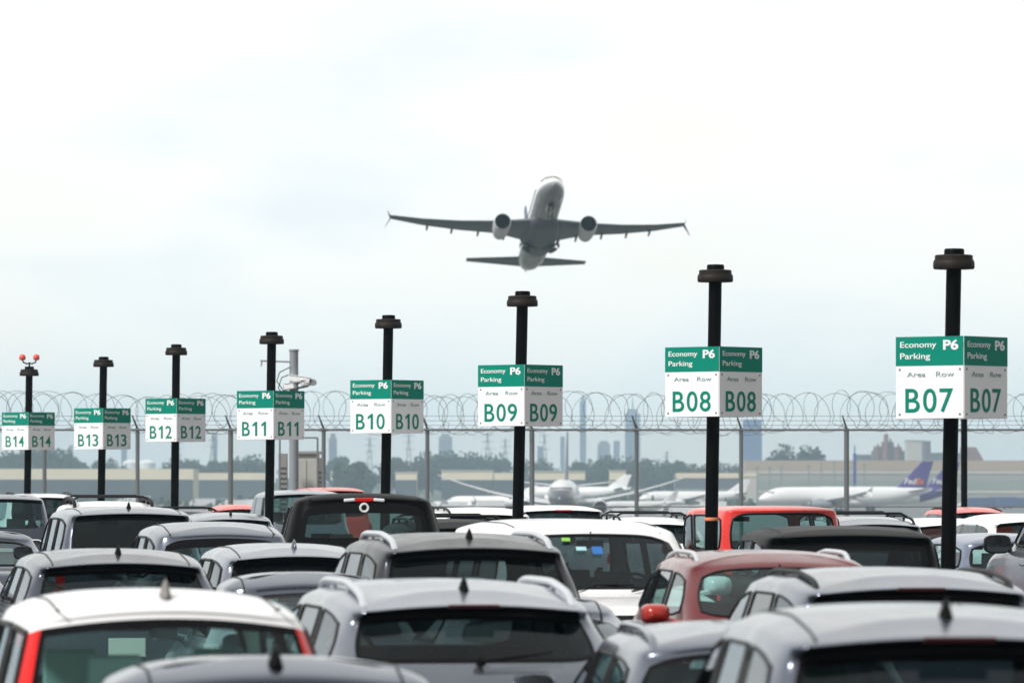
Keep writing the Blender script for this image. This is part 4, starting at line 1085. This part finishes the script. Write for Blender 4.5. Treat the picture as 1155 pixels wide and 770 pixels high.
def fus_mat(name, top, bottom, zsplit, S=1, soft=.25):
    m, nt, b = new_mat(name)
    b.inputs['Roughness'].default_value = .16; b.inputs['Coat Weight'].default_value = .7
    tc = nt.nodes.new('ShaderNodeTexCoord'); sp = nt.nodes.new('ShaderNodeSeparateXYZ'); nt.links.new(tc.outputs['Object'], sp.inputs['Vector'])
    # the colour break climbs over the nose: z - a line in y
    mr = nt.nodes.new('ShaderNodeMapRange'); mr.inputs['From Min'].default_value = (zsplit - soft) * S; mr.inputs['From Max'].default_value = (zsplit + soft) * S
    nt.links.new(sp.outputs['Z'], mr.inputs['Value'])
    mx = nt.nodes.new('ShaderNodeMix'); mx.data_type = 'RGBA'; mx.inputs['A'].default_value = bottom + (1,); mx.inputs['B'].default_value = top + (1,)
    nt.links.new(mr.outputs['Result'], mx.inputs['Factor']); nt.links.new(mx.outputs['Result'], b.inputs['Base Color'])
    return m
AW = mat('aircraft_white', (.88, .885, .89), .3, coat=.4, var=.04, scale=.4)
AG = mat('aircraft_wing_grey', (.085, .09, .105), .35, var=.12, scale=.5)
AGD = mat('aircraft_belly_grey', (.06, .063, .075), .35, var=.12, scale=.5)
AE = mat('aircraft_engine_white', (.62, .63, .65), .3, coat=.3, var=.04)
NAVY = mat('tail_navy', (.02, .03, .10), .35)
PURPLE = mat('tail_purple', (.055, .03, .22), .4, var=.05)
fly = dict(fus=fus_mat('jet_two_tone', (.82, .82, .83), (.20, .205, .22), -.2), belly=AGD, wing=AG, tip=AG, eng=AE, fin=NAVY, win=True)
AE.name
d = 632.0
yaw_, pit, rol = R(185.0), R(14.8), R(-1.3)
rotm = Matrix.Rotation(yaw_, 3, 'Z') @ Matrix.Rotation(pit, 3, 'X') @ Matrix.Rotation(rol, 3, 'Y')
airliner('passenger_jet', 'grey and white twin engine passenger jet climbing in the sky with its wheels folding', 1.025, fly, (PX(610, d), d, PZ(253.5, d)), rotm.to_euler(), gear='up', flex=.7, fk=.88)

wid = dict(fus=fus_mat('wide_jet_painted_shade', (.8, .8, .81), (.075, .08, .10), .75, 1.62), belly=AG, wing=mat('aircraft_wing_pale', (.6, .61, .62), .35), tip=AW, eng=AW, fin=mat('slate_fin', (.12, .14, .19), .4))  # dark lower fuselage is shadow painted into the colour
S2 = 1.62; d = 1150
airliner('wide_body_jet', 'white wide wing jet parked facing the camera on the apron behind sign B09', S2, wid, (PX(636, d), d, GZ + 3.75 * S2), Euler((0, 0, R(178))), winglets=False, flex=1.6)
ORANGE = mat('tail_lettering_orange', (.75, .12, .03), .5); LWHITE = mat('tail_lettering_white', (.75, .75, .8), .5)
cg = dict(fus=AW, belly=AW, wing=mat('aircraft_wing_pale', (.6, .61, .62), .35), tip=AW, eng=mat('cargo_engine_grey', (.30, .31, .36), .4), fin=PURPLE, aft=PURPLE)
cg1 = dict(cg); cg1.pop('aft')
S3 = 1.26
tt = [('Fed', LWHITE, (0, .55)), ('Ex', ORANGE, (.58, .98))]
airliner('cargo_jet', 'white cargo jet with a purple tail fin, parked nose left behind the red off-roader', S3, cg1, (PX(942, 1480), 1480, GZ + 3.75 * S3), Euler((0, 0, R(98))), tail_text=tt, fin_k=.86, group='cargo jets on the apron')
airliner('cargo_jet', 'cargo jet with purple tail and purple rear body, its fin partly behind the B07 pole', S3, cg, (PX(978, 1560), 1560, GZ + 3.75 * S3), Euler((0, 0, R(98))), fin_k=.86, tail_text=[('Fed', LWHITE, (0, .55)), ('Ex', LWHITE, (.58, .98))], group='cargo jets on the apron')

small = dict(fus=AW, belly=AW, wing=mat('aircraft_wing_pale', (.6, .61, .62), .35), tip=AW, eng=AW, fin=AW)
for px, d, S_, rz, lab in ((548, 1560, .78, 62, 'small white jet on the apron left of the pole of sign B09'), (640, 2050, 1.15, 75, 'white jet standing behind the wide wing jet, only its back showing'), (776, 1760, .95, 97, 'white jet on the apron just left of the pole of sign B08'), (716, 1420, .62, 120, 'little white jet under the right wing of the wide wing jet')):
    airliner('parked_jet', lab, S_, small, (PX(px, d), d, GZ + 3.75 * S_), Euler((0, 0, R(rz))), group='white jets on the apron', fin_k=.6)
# ------------------------------------------------------------------ airport buildings
def block(name, label, cat, px0, px1, ptop, d, depth, m, bands=(), base=GZ, **kw):
    x0, x1 = PX(px0, d), PX(px1, d); zt = PZ(ptop, d)
    r_ = thing(name, label, cat, ((x0 + x1) / 2, d, base), 0, kw.get('group')); wd = x1 - x0; h = zt - base
    b = MB(); b.box((0, depth / 2, h / 2), (wd, depth, h)); b.build('wall', m, r_)
    for (pa, pb, bm_, nm) in bands:
        za, zb_ = PZ(pb, d) - base, PZ(pa, d) - base
        q = MB(); q.box((0, -.12, (za + zb_) / 2), (wd, .3, zb_ - za)); q.build(nm, bm_, r_)
    if kw.get('roof'):
        q = MB(); q.box((0, depth / 2, h + .25), (wd + .8, depth + .8, .5)); q.build('roof', kw['roof'], r_)
    if kw.get('doors'):
        n = kw['doors']
        for i in range(n):
            q = MB(); ww = wd / n; q.box((-wd / 2 + ww * (i + .5), -.06, min(h * .35, 3)), (ww * .6, .2, min(h * .7, 6))); q.build('hangar_door', kw.get('dm', AGD), r_)
    return r_, h, wd
TAN = mat('tan_cladding', (.42, .335, .26), .8, scale=.05); GREYW = mat('grey_cladding', (.34, .335, .32), .8, scale=.03)
PALE = mat('pale_cladding', (.52, .50, .45), .8, scale=.03); CREAM = mat('cream_cladding', (.78, .69, .52), .8, scale=.05)
GREENGREY = mat('green_grey_panel', (.27, .31, .285), .8, scale=.04)
BRICK = mat('far_brick', (.20, .075, .065), .9, scale=.1)
DARKB = mat('dark_far_stone', (.09, .09, .11), .9, scale=.1)
d = 2200
block('cargo_terminal', 'long tan topped cargo building behind the two purple tailed jets', 'building', 841, 1290, 519, d, 40, GREYW, bands=((519.2, 530, TAN, 'tan_fascia'), (530.5, 534, PALE, 'pale_band'), (541, 552, GREENGREY, 'lower_panel'), (552.5, 556, PALE, 'lower_trim')))
DBASE = mat('dark_slate_base', (.060, .068, .085), .8, var=.4, scale=.06)
block('corner_tower', 'cream end block at the left end of the long tan topped cargo building', 'building', 838, 855, 534, 2150, 12, PALE, bands=((534.3, 537, CREAM, 'parapet'),))
block('low_terminal', 'low dark grey shed with a cream roof edge, behind the pole of sign B08', 'building', 762, 833, 533, 2300, 30, mat('blue_grey_shed', (.11, .12, .16), .8), bands=((533.2, 539, CREAM, 'roof_edge'), (551, 559, GREENGREY, 'lower_panel')))
block('long_shed', 'long cream building stretching across the far left of the airfield', 'building', -60, 218, 528.5, 2350, 40, CREAM, bands=((540.5, 566, DBASE, 'dark_base'),))
block('small_shed', 'cream shed with brown doors behind the wing of the wide wing jet', 'building', 498, 556, 531, 2500, 30, CREAM, roof=PALE, doors=3, dm=mat('shed_door_tan', (.36, .30, .22), .8), bands=((541, 564, DBASE, 'dark_base'),))
block('small_shed', 'cream shed with a reddish middle just left of the pole of sign B09', 'building', 557, 584, 533, 2500, 30, CREAM, doors=2, dm=BRICK, bands=((541, 564, DBASE, 'dark_base'),))
block('small_shed', 'cream hut right of the wide wing jet beyond its wing', 'building', 688, 706, 531, 2500, 18, CREAM, roof=PALE, bands=((541, 564, DBASE, 'dark_base'),))
block('small_shed', 'cream low building left of sign B10 pole among the trees', 'building', 373, 392, 532, 2550, 18, CREAM, roof=PALE, bands=((541, 564, DBASE, 'dark_base'),))
block('small_shed', 'small cream building right of sign B10 pole among the trees', 'building', 446, 470, 533, 2600, 18, CREAM, roof=PALE, bands=((541, 564, DBASE, 'dark_base'),))
block('small_shed', 'pale shed far back between sign B12 and sign B11', 'building', 222, 300, 533, 2700, 30, CREAM, doors=4, dm=PALE, bands=((541, 564, DBASE, 'dark_base'),))
block('small_shed', 'cream shed right of the pole of sign B09 behind the wide wing jet', 'building', 600, 660, 532, 2500, 24, CREAM, roof=PALE, bands=((541, 564, DBASE, 'dark_base'),))
# storage tanks (white domes) at left
for (px, lab) in ((148, 'white domed storage tank, left one of the pair beyond sign B13'), (166, 'white domed storage tank, right one of the pair beyond sign B13')):
    d = 4600; r_ = thing('storage_tank', lab, 'tank', (PX(px, d), d, GZ), 0, 'domed storage tanks')
    rr = 7.5; h = PZ(522, d) - GZ
    q = MB(); q.lathe([(rr, 0), (rr, h)], 24, 'z'); q.build('tank_wall', AW, r_, 40)
    q = MB(); q.lathe([(rr + .2, h), (rr * .8, h + 1.6), (rr * .4, h + 2.8), (.3, h + 3.2)], 24, 'z'); q.build('dome', AW, r_, 50)
# factory group on the right skyline
d = 3500
r_, h, wd = block('factory', 'reddish industrial plant with a square chimney tower on the right skyline', 'factory', 985, 1024, 508, d, 20, DARKB)
k_ = d / F_PX
for (a, b, t, m, nm) in ((987, 1000, 503, BRICK, 'process_block'), (996, 1008, 498, BRICK, 'process_block'), (1006, 1017, 503.5, BRICK, 'process_block')):
    q = MB(); zt = PZ(t, d) - GZ; q.box(((PX(a, d) + PX(b, d)) / 2 - r_.location.x, 8, zt / 2), ((b - a) * k_, 18, zt)); q.build(nm, m, r_)
q = MB(); zt = PZ(489.5, d) - GZ; q.tube([(PX(999, d) - r_.location.x, -3, 0), (PX(999, d) - r_.location.x, -3, zt)], [2.4, 1.4], 8); q.build('chimney', BRICK, r_)
for a in (990, 1004, 1013): 
    q = MB(); zt = PZ(500 if a != 1004 else 494, d) - GZ; q.tube([(PX(a, d) - r_.location.x, -2, 0), (PX(a, d) - r_.location.x, -2, zt)], .6, 6); q.build('pipe_stack', BRICK, r_)
block('pale_block', 'pale concrete block beside the reddish plant on the right skyline', 'building', 1023, 1042, 497, 3450, 20, PALE, roof=GREYW)
r_, h, wd = block('silo_tower', 'dull purple twin shaft tower behind the purple tail fin', 'tower', 1041, 1050, 497, 3400, 10, mat('dull_purple_panel', (.16, .12, .18), .8), bands=((497.5, 500, DARKB, 'cap_band'),))
q = MB(); q.box((0, -.4, h / 2), (1.0, .6, h)); q.build('shaft_joint', DARKB, r_)
block('low_store', 'long dark low store on the right skyline between factory and pole', 'building', 1050, 1092, 511, 3600, 20, DARKB, roof=GREYW)
block('low_store', 'dark low store left of the reddish plant on the right skyline', 'building', 965, 986, 513, 3600, 20, DARKB, roof=GREYW)
r_, h, wd = block('brick_hall', 'dark red building with sloping right side just right of the pole of sign B07', 'building', 1086, 1101, 504, 3400, 20, BRICK)
q = MB(); x0 = wd / 2; hh = PZ(518, 3400) - GZ
q.loft([[(x0, 0, 0), (x0, 0, h), (x0 + 4.6, 0, hh), (x0 + 4.6, 0, 0)], [(x0, 18, 0), (x0, 18, h), (x0 + 4.6, 18, hh), (x0 + 4.6, 18, 0)]]); q.build('sloping_wing', BRICK, r_)
# skyline towers
d = 6000
SKYM = mat('tower_glass_grey', (.17, .18, .25), .5, var=.25, scale=.08)
SKYB = mat('tower_glass_blue', (.10, .15, .32), .4, var=.25, scale=.08)
SKYD = mat('tower_stone', (.22, .20, .23), .8, var=.2, scale=.08)
def tower(label, px0, px1, pt, m, d=6000, crown=0, steps=0):
    r_ = thing('office_tower', label, 'tower', (PX((px0 + px1) / 2, d), d, GZ), 0, 'far skyline towers')
    h = PZ(pt, d) - GZ; wd = (px1 - px0) * d / F_PX
    b = MB(); b.box((0, 0, h / 2), (wd, wd, h)); b.build('shaft', m, r_)
    n = int(h / 4)
    for s in (-1,):
        q = MB()
        for i in range(1, n): q.box((0, -wd / 2, i * 4.0), (wd * .92, .25, 1.6))
        q.build('window_band', SKYB, r_)['kind'] = 'stuff'
    if steps:
        b = MB(); b.box((0, 0, h + steps / 2), (wd * .62, wd * .62, steps)); b.build('setback', m, r_)
    if crown:
        b = MB(); b.tube([(0, 0, h + steps), (0, 0, h + steps + crown)], [.9, .3], 6); b.build('spire', m, r_)
    return r_
tower('slim pale far tower right of sign B09, rising above the fence', 654, 661, 452, SKYM, crown=3, steps=4)
tower('broad blue grey far tower behind the fence post left of sign B08', 705, 722, 466, SKYM, steps=5, crown=16)
tower('squat far tower left of the broad blue grey one', 674, 688, 500, SKYD, steps=3)
tower('narrow pale far tower between the squat one and the broad blue grey one', 692, 699, 497, SKYM)
tower('blue glass tower block right below sign B08', 838, 859, 473, SKYB, d=4200)
tower('far squat stone tower with a rounded top between signs B10 and B09', 495, 510, 492, SKYD, steps=3)
tower('slim far tower just right of the pole of sign B11 and camera mast', 371, 380, 494, SKYD, d=4500, steps=4)
tower('thin far chimney like tower right of sign B14', 78, 82, 502, SKYD, d=5000)
tower('narrow far tower between signs B13 and B12', 137, 143, 506, SKYM, d=5500)
tower('pale far tower left of sign B11', 240, 245, 490, SKYM)
tower('small far tower between the pole of sign B09 and a fence post', 606, 613, 503, SKYM)
tower('faint far tower right of the fence post beyond sign B09', 632, 637, 492, SKYM)
# lattice pylons
PYL = mat('pylon_steel', (.14, .15, .16), .6, .3)
def pylon(px, pt, d=4200, label=''):
    r_ = thing('power_pylon', label, 'pylon', (PX(px, d), d, GZ), 0, 'far power pylons'); h = PZ(pt, d) - GZ; b = h * .085
    q = MB()
    for sx in (-1, 1):
        for sy in (-1, 1): q.tube([(sx * b, sy * b, 0), (sx * b * .3, sy * b * .3, h * .7), (0, 0, h)], .30, 4)
    for i in range(9):
        t = i / 9; t2 = (i + 1) / 9; w0 = b * (1 - t * .9); w1 = b * (1 - t2 * .9)
        q.tube([(-w0, -w0, h * t), (w1, -w1, h * t2)], .16, 4); q.tube([(w0, -w0, h * t), (-w1, -w1, h * t2)], .16, 4)
    q.build('lattice', PYL, r_)
    for t in (.72, .84, .95):
        q = MB(); q.tube([(-h * .10, 0, h * t), (h * .10, 0, h * t)], .25, 4); q.build('cross_arm', PYL, r_)
for px, pt, lab in ((550, 487, 'far lattice pylon close left of sign B09 pole'), (570, 494, 'shorter far pylon nearest the left side of sign B09 pole'), (461, 488, 'far pylon just right of sign B10'), (417, 492, 'far pylon just left of the pole of sign B10'), (614, 488, 'far pylon right of sign B09 pole'), (201, 497, 'far pylon behind the pole of sign B12'), (752, 508, 'short far pylon under the left side of sign B08'), (240, 485, 'far pylon in front of the pale tower left of sign B11')):
    pylon(px, pt, 4200, lab)
# apron light masts
for i, (px, pt, d, lab) in enumerate(((854, 527, 2000, 'thin apron light mast at the left end of the cargo building'), (868, 527, 2000, 'thin apron light mast, second from the left along the cargo building'), (881, 526, 2000, 'thin apron light mast, third from the left along the cargo building'), (912, 525, 2000, 'thin apron light mast above the middle of the near cargo jet'), (926, 519, 1990, 'taller thin light mast above the wing of the near cargo jet'), (941, 520, 1990, 'thin light mast just left of the fence post by the cargo jets'), (975, 524, 2000, 'thin light mast right of the blue flag pole'))):
    r_ = thing('light_mast', lab, 'light mast', (PX(px, d), d, GZ), 0, 'apron light masts'); h = PZ(pt, d) - GZ
    q = MB(); q.tube([(0, 0, 0), (0, 0, h)], [.32, .2], 8); q.build('mast', MAST, r_, 50)
    q = MB(); q.box((0, 0, h), (1.9, .7, .5)); q.build('lamp_head', MAST, r_, bevel=.1)
r_ = thing('flag_pole', 'thin blue banner pole among the cargo jets', 'pole', (PX(964, 1900), 1900, GZ)); h = PZ(502, 1900) - GZ
q = MB(); q.tube([(0, 0, 0), (0, 0, h)], [.35, .2], 8); q.build('pole', mat('blue_pole_paint', (.03, .06, .28), .5), r_, 50)
q = MB(); q.box((.0, -.3, h * .62), (1.1, .12, h * .5)); q.build('banner', mat('blue_pole_paint', (.03, .06, .28), .5), r_)

# ------------------------------------------------------------------ trees
LEAF = []
for i, c in enumerate(((.028, .055, .036), (.036, .062, .040), (.022, .046, .036))):
    LEAF.append(mat('foliage_%s' % ('deep', 'mid', 'dark')[i], c, .8, var=.45, scale=.25))
BARK = mat('bark', (.09, .07, .055), .9, scale=2)
protos = []
def tree_proto(seed, wide, tall, li):
    rn = random.Random(seed)
    crown = MB(); trunk = MB()
    trunk.tube([(0, 0, 0), (.1, 0, tall * .22), (0, .1, tall * .5), (.1, 0, tall * .8)], [tall * .028, tall * .022, tall * .014, .04], 7)
    lobes = []
    for i in range(rn.randint(13, 18)):
        a = rn.random() * 6.28; t = rn.random(); rad = wide * .5 * (.25 + .55 * math.sqrt(rn.random()))
        zz = tall * (.30 + .56 * t); sh = math.sin(math.pi * min(1, (zz / tall - .1) * 1.0)) ** .7
        c = Vector((rad * math.cos(a) * sh, rad * math.sin(a) * sh, zz)); lobes.append((c, wide * rn.uniform(.12, .23)))
        trunk.tube([(0, 0, tall * (.2 + .25 * t)), c], [tall * .012, .03], 5)
    for c, r in lobes:
        for j in range(150):
            v = Vector((rn.gauss(0, 1), rn.gauss(0, 1), rn.gauss(0, .85))).normalized() * r * (rn.random() ** .4)
            p = c + v; s = rn.uniform(.28, .7) * (tall / 14)
            e = Euler((rn.random() * 6, rn.random() * 6, rn.random() * 6)).to_matrix()
            crown.add([p + e @ Vector(q) * s for q in ((-1, -.6, 0), (1, -.5, .2), (.8, .7, 0), (-.7, .6, .25))], [(0, 1, 2, 3)])
    return crown.mesh('crown'), trunk.mesh('trunk'), li
for i, (wd, tl) in enumerate(((15, 14), (11, 16), (19, 14), (13, 12))): protos.append(tree_proto(11 + i, wd, tl, i % 3) + (tl,))
for cr_, tr_, li, tl in protos: cr_.materials.append(LEAF[li]); tr_.materials.append(BARK)
rn = random.Random(3)
tree_n = 0
def tree(px, pt, d, k, label, wmul=1.0):
    cr_, tr_, li, tl = protos[k % 4]
    h = PZ(pt, d) - GZ
    r_ = thing('tree', label, 'tree', (PX(px, d), d, GZ), rn.random() * 6.28, 'trees across the airfield')
    s = h / tl / .98; r_.scale = (s * wmul, s * wmul, s)
    link('trunk', tr_, None, r_); link('crown', cr_, None, r_)
T = [(5, 514, 2900, 0, 'low tree at the left edge beyond sign B14'), (24, 509, 2900, 2, 'broad tree directly behind the pole of sign B14, left half'), (42, 504, 2850, 0, 'tallest tree of the left clump between signs B14 and B13'), (58, 508, 2900, 3, 'right hand tree of the left clump between signs B14 and B13'), (70, 517, 3000, 3, 'low tree trailing right of the left clump'), (98, 520, 3100, 0, 'low far tree beneath the left side of sign B13'), (126, 518, 3100, 3, 'low far tree right of the pole of sign B13'), (206, 521, 3000, 2, 'low tree behind the pole of sign B12'), (218, 519, 3000, 3, 'rounded low tree right of the pole of sign B12'), (240, 519, 2950, 0, 'tree between sign B12 and the fence post left of sign B11'), (252, 522, 2900, 3, 'short tree left of the fence post near sign B11'), (276, 517, 2850, 2, 'tree just left of the pole of sign B11'), (290, 520, 2850, 0, 'shorter tree touching the left side of sign B11 pole')]
T += [(377, 512, 2900, 1, 'dark tree in front of the slim tower right of the beige cabinet'), (400, 520, 2300, 0, 'rounded nearer tree left of the pole of sign B10'), (411, 524, 2350, 3, 'low shrubby tree at the foot of the rounded tree by sign B10'), (442, 514, 2800, 1, 'tree just right of the pole of sign B10'), (455, 517, 2900, 0, 'tree second to the right of the pole of sign B10'), (472, 521, 2800, 3, 'small tree left of the fence post beyond sign B10'), (488, 514, 3100, 2, 'tree under the squat stone tower, left side'), (506, 513, 3100, 2, 'tree under the squat stone tower, right side'), (524, 514, 3150, 0, 'tree in the dark band between signs B10 and B09, left of the pylons'), (543, 515, 3150, 2, 'tree in the dark band at the foot of the left pylon'), (561, 517, 3200, 0, 'tree in the dark band left of the pole of sign B09'), (602, 521, 3200, 2, 'low tree right of the pole of sign B09'), (618, 524, 3200, 3, 'low tree above the wide wing jet'), (660, 520, 2900, 0, 'rounded tree right of the wide wing jet under the slim tower'), (676, 514, 2800, 1, 'tall dark tree in front of the squat tower'), (690, 518, 2850, 2, 'tree in front of the narrow pale tower'), (703, 521, 2850, 3, 'tree at the foot of the broad tower'), (729, 518, 2900, 0, 'tree just right of the fence post near the broad tower'), (741, 521, 2900, 2, 'tree second right of the fence post near the broad tower'), (755, 526, 2900, 3, 'low tree in the gap before sign B08'), (772, 519, 2900, 0, 'tree just left of the low dark grey shed roof'), (786, 524, 2950, 3, 'low tree left of the pole of sign B08'), (822, 525, 3000, 2, 'low tree right of the pole of sign B08'), (902, 507, 2700, 2, 'broad tree rising behind the long tan topped building'), (890, 512, 2750, 0, 'smaller tree at the left side of the broad tree behind the tan topped building')]
for a in T: tree(*a)
# far wood behind everything, one mass
rn2 = random.Random(8); fw = MB()
for i in range(5200):
    px = rn2.uniform(-250, 1400); d = rn2.uniform(4700, 5200); z = GZ + abs(rn2.gauss(0, 1)) * 8 * (0.7 + .5 * math.sin(px * .05) * math.sin(px * .021))
    s = rn2.uniform(1.2, 3.2); e = Euler((rn2.random() * 6, rn2.random() * 6, rn2.random() * 6)).to_matrix(); p = Vector((PX(px, d), d, z))
    fw.add([p + e @ Vector(q) * s for q in ((-1, -.6, 0), (1, -.5, .2), (.8, .7, 0), (-.7, .6, .25))], [(0, 1, 2, 3)])
struct(fw.build('far_wood', LEAF[2]), 'stuff')
# scrub on the field in front of the long cream building
sc = MB()
for i in range(2600):
    px = rn2.choice((rn2.uniform(-60, 480), rn2.uniform(640, 850), rn2.uniform(660, 760))); d = rn2.uniform(1650, 2250); z = GZ + abs(rn2.gauss(0, 1)) * 1.1
    if math.sin(px * .07 + d * .004) + math.sin(px * .031 - d * .007) < -.2: continue
    s = rn2.uniform(.5, 1.6); e = Euler((rn2.random() * 6, rn2.random() * 6, rn2.random() * 6)).to_matrix(); p = Vector((PX(px, d), d, z))
    sc.add([p + e @ Vector(q) * s for q in ((-1, -.6, 0), (1, -.5, .2), (.8, .7, 0), (-.7, .6, .25))], [(0, 1, 2, 3)])
struct(sc.build('field_scrub', LEAF[0]), 'stuff')

# ------------------------------------------------------------------ apron vehicles
VW = mat('apron_vehicle_white', (.74, .75, .76), .5); VB = mat('apron_vehicle_blue', (.06, .09, .2), .5)
def box_truck(px, d, L, H, rz, label, m):
    r_ = thing('box_truck', label, 'truck', (PX(px, d), d, GZ), R(rz), 'service trucks on the apron')
    q = MB(); q.box((L * .12, 0, .55 + H / 2), (L * .72, 2.4, H)); q.build('cargo_box', m, r_, bevel=.08)
    q = MB(); q.loft([[(-L * .26, -1.1, .5), (-L * .26, -1.1, 2.3), (-L * .36, -1.1, 2.3), (-L * .46, -1.1, 1.4), (-L * .5, -1.1, 1.3), (-L * .5, -1.1, .5)], [(-L * .26, 1.1, .5), (-L * .26, 1.1, 2.3), (-L * .36, 1.1, 2.3), (-L * .46, 1.1, 1.4), (-L * .5, 1.1, 1.3), (-L * .5, 1.1, .5)]]); cb = q.build('cab', VW, r_)
    q = MB(); q.box((-L * .34, 0, 1.85), (L * .09, 2.24, .6)); q.build('cab_window', GLOSSBLACK, cb)
    for xx in (-L * .36, L * .3):
        for yy in (-1.05, 1.05):
            q = MB(); q.lathe([(.2, -.14), (.48, -.14), (.48, .14), (.2, .14)], 14, 'y', c=(xx, yy, .48)); q.build('wheel', RUBBER, r_, 40)
    return r_
places = ['white service truck just right of sign B10 pole by the roof of the black pickup', 'white service truck on the apron below the right edge of sign B10', 'white service truck left of the fence post beyond sign B10', 'white service truck right of the fence post beyond sign B10', 'white truck in the cluster under the left wing tip of the wide wing jet', 'white truck in the cluster, nearest under the left wing of the wide wing jet', 'tall white truck left of the pole of sign B09', 'white truck touching the left of sign B09 pole', 'white truck beyond the white railed roof near sign B09', 'low white truck far right of the wide wing jet', 'long white truck just left of the red off-roader roof', 'blue grey truck right of the pole of sign B07, left one', 'blue grey truck right of the pole of sign B07, middle one', 'blue grey truck right of the pole of sign B07, right one', 'small white truck beyond the roof of the dark wagon under sign B12', 'pale truck on the field between signs B13 and B12', 'pale truck on the field left of sign B13 pole']
spec_ = [(446, 1500, 7, 2.2, 5), (458, 1650, 6, 1.8, 170), (478, 1450, 7, 2.4, 20), (496, 1500, 6, 2.6, 60), (507, 1400, 7, 2.2, 10), (520, 1480, 7, 2.6, 185), (548, 1500, 11, 3.0, 5), (566, 1560, 8, 2.4, 175), (532, 1380, 7, 2.0, 15), (700, 1250, 7, 2.0, 5), (775, 1350, 16, 2.2, 4), (1103, 1700, 14, 3.0, 3), (1126, 1720, 13, 3.2, 2), (1148, 1690, 14, 3.0, 178), (228, 1800, 9, 2.2, 10), (152, 2100, 14, 2.2, 4), (58, 2200, 14, 2.0, 176)]
more_ = (('white truck first in the row left of the small white jet', 512, 1720, 7, 2.4, 8), ('white truck second in the row left of the small white jet', 522, 1730, 7, 2.6, 176), ('white truck third in the row left of the small white jet', 532, 1715, 7, 2.2, 40), ('white truck beyond the nose of the wide wing jet', 604, 1700, 9, 2.8, 3), ('white truck right of the engine of the wide wing jet', 733, 1500, 8, 2.4, 12), ('white truck just below the low dark grey shed, left end', 800, 1500, 10, 2.6, 4), ('white truck by the left fence post of the B11 pole', 262, 1650, 9, 2.4, 7), ('white truck beside the grey louvred unit', 292, 1700, 9, 2.4, 174), ('white truck beyond the beige cabinet, right side', 384, 1650, 9, 2.6, 5), ('white truck just left of the B10 pole', 420, 1600, 9, 2.6, 170))
for lab, *q_ in more_: places.append(lab); spec_.append(tuple(q_))
for (px, d, L_, H_, rz), lab in zip(spec_, places): box_truck(px, d, L_, H_, rz, lab, VB if 'blue' in lab else VW)
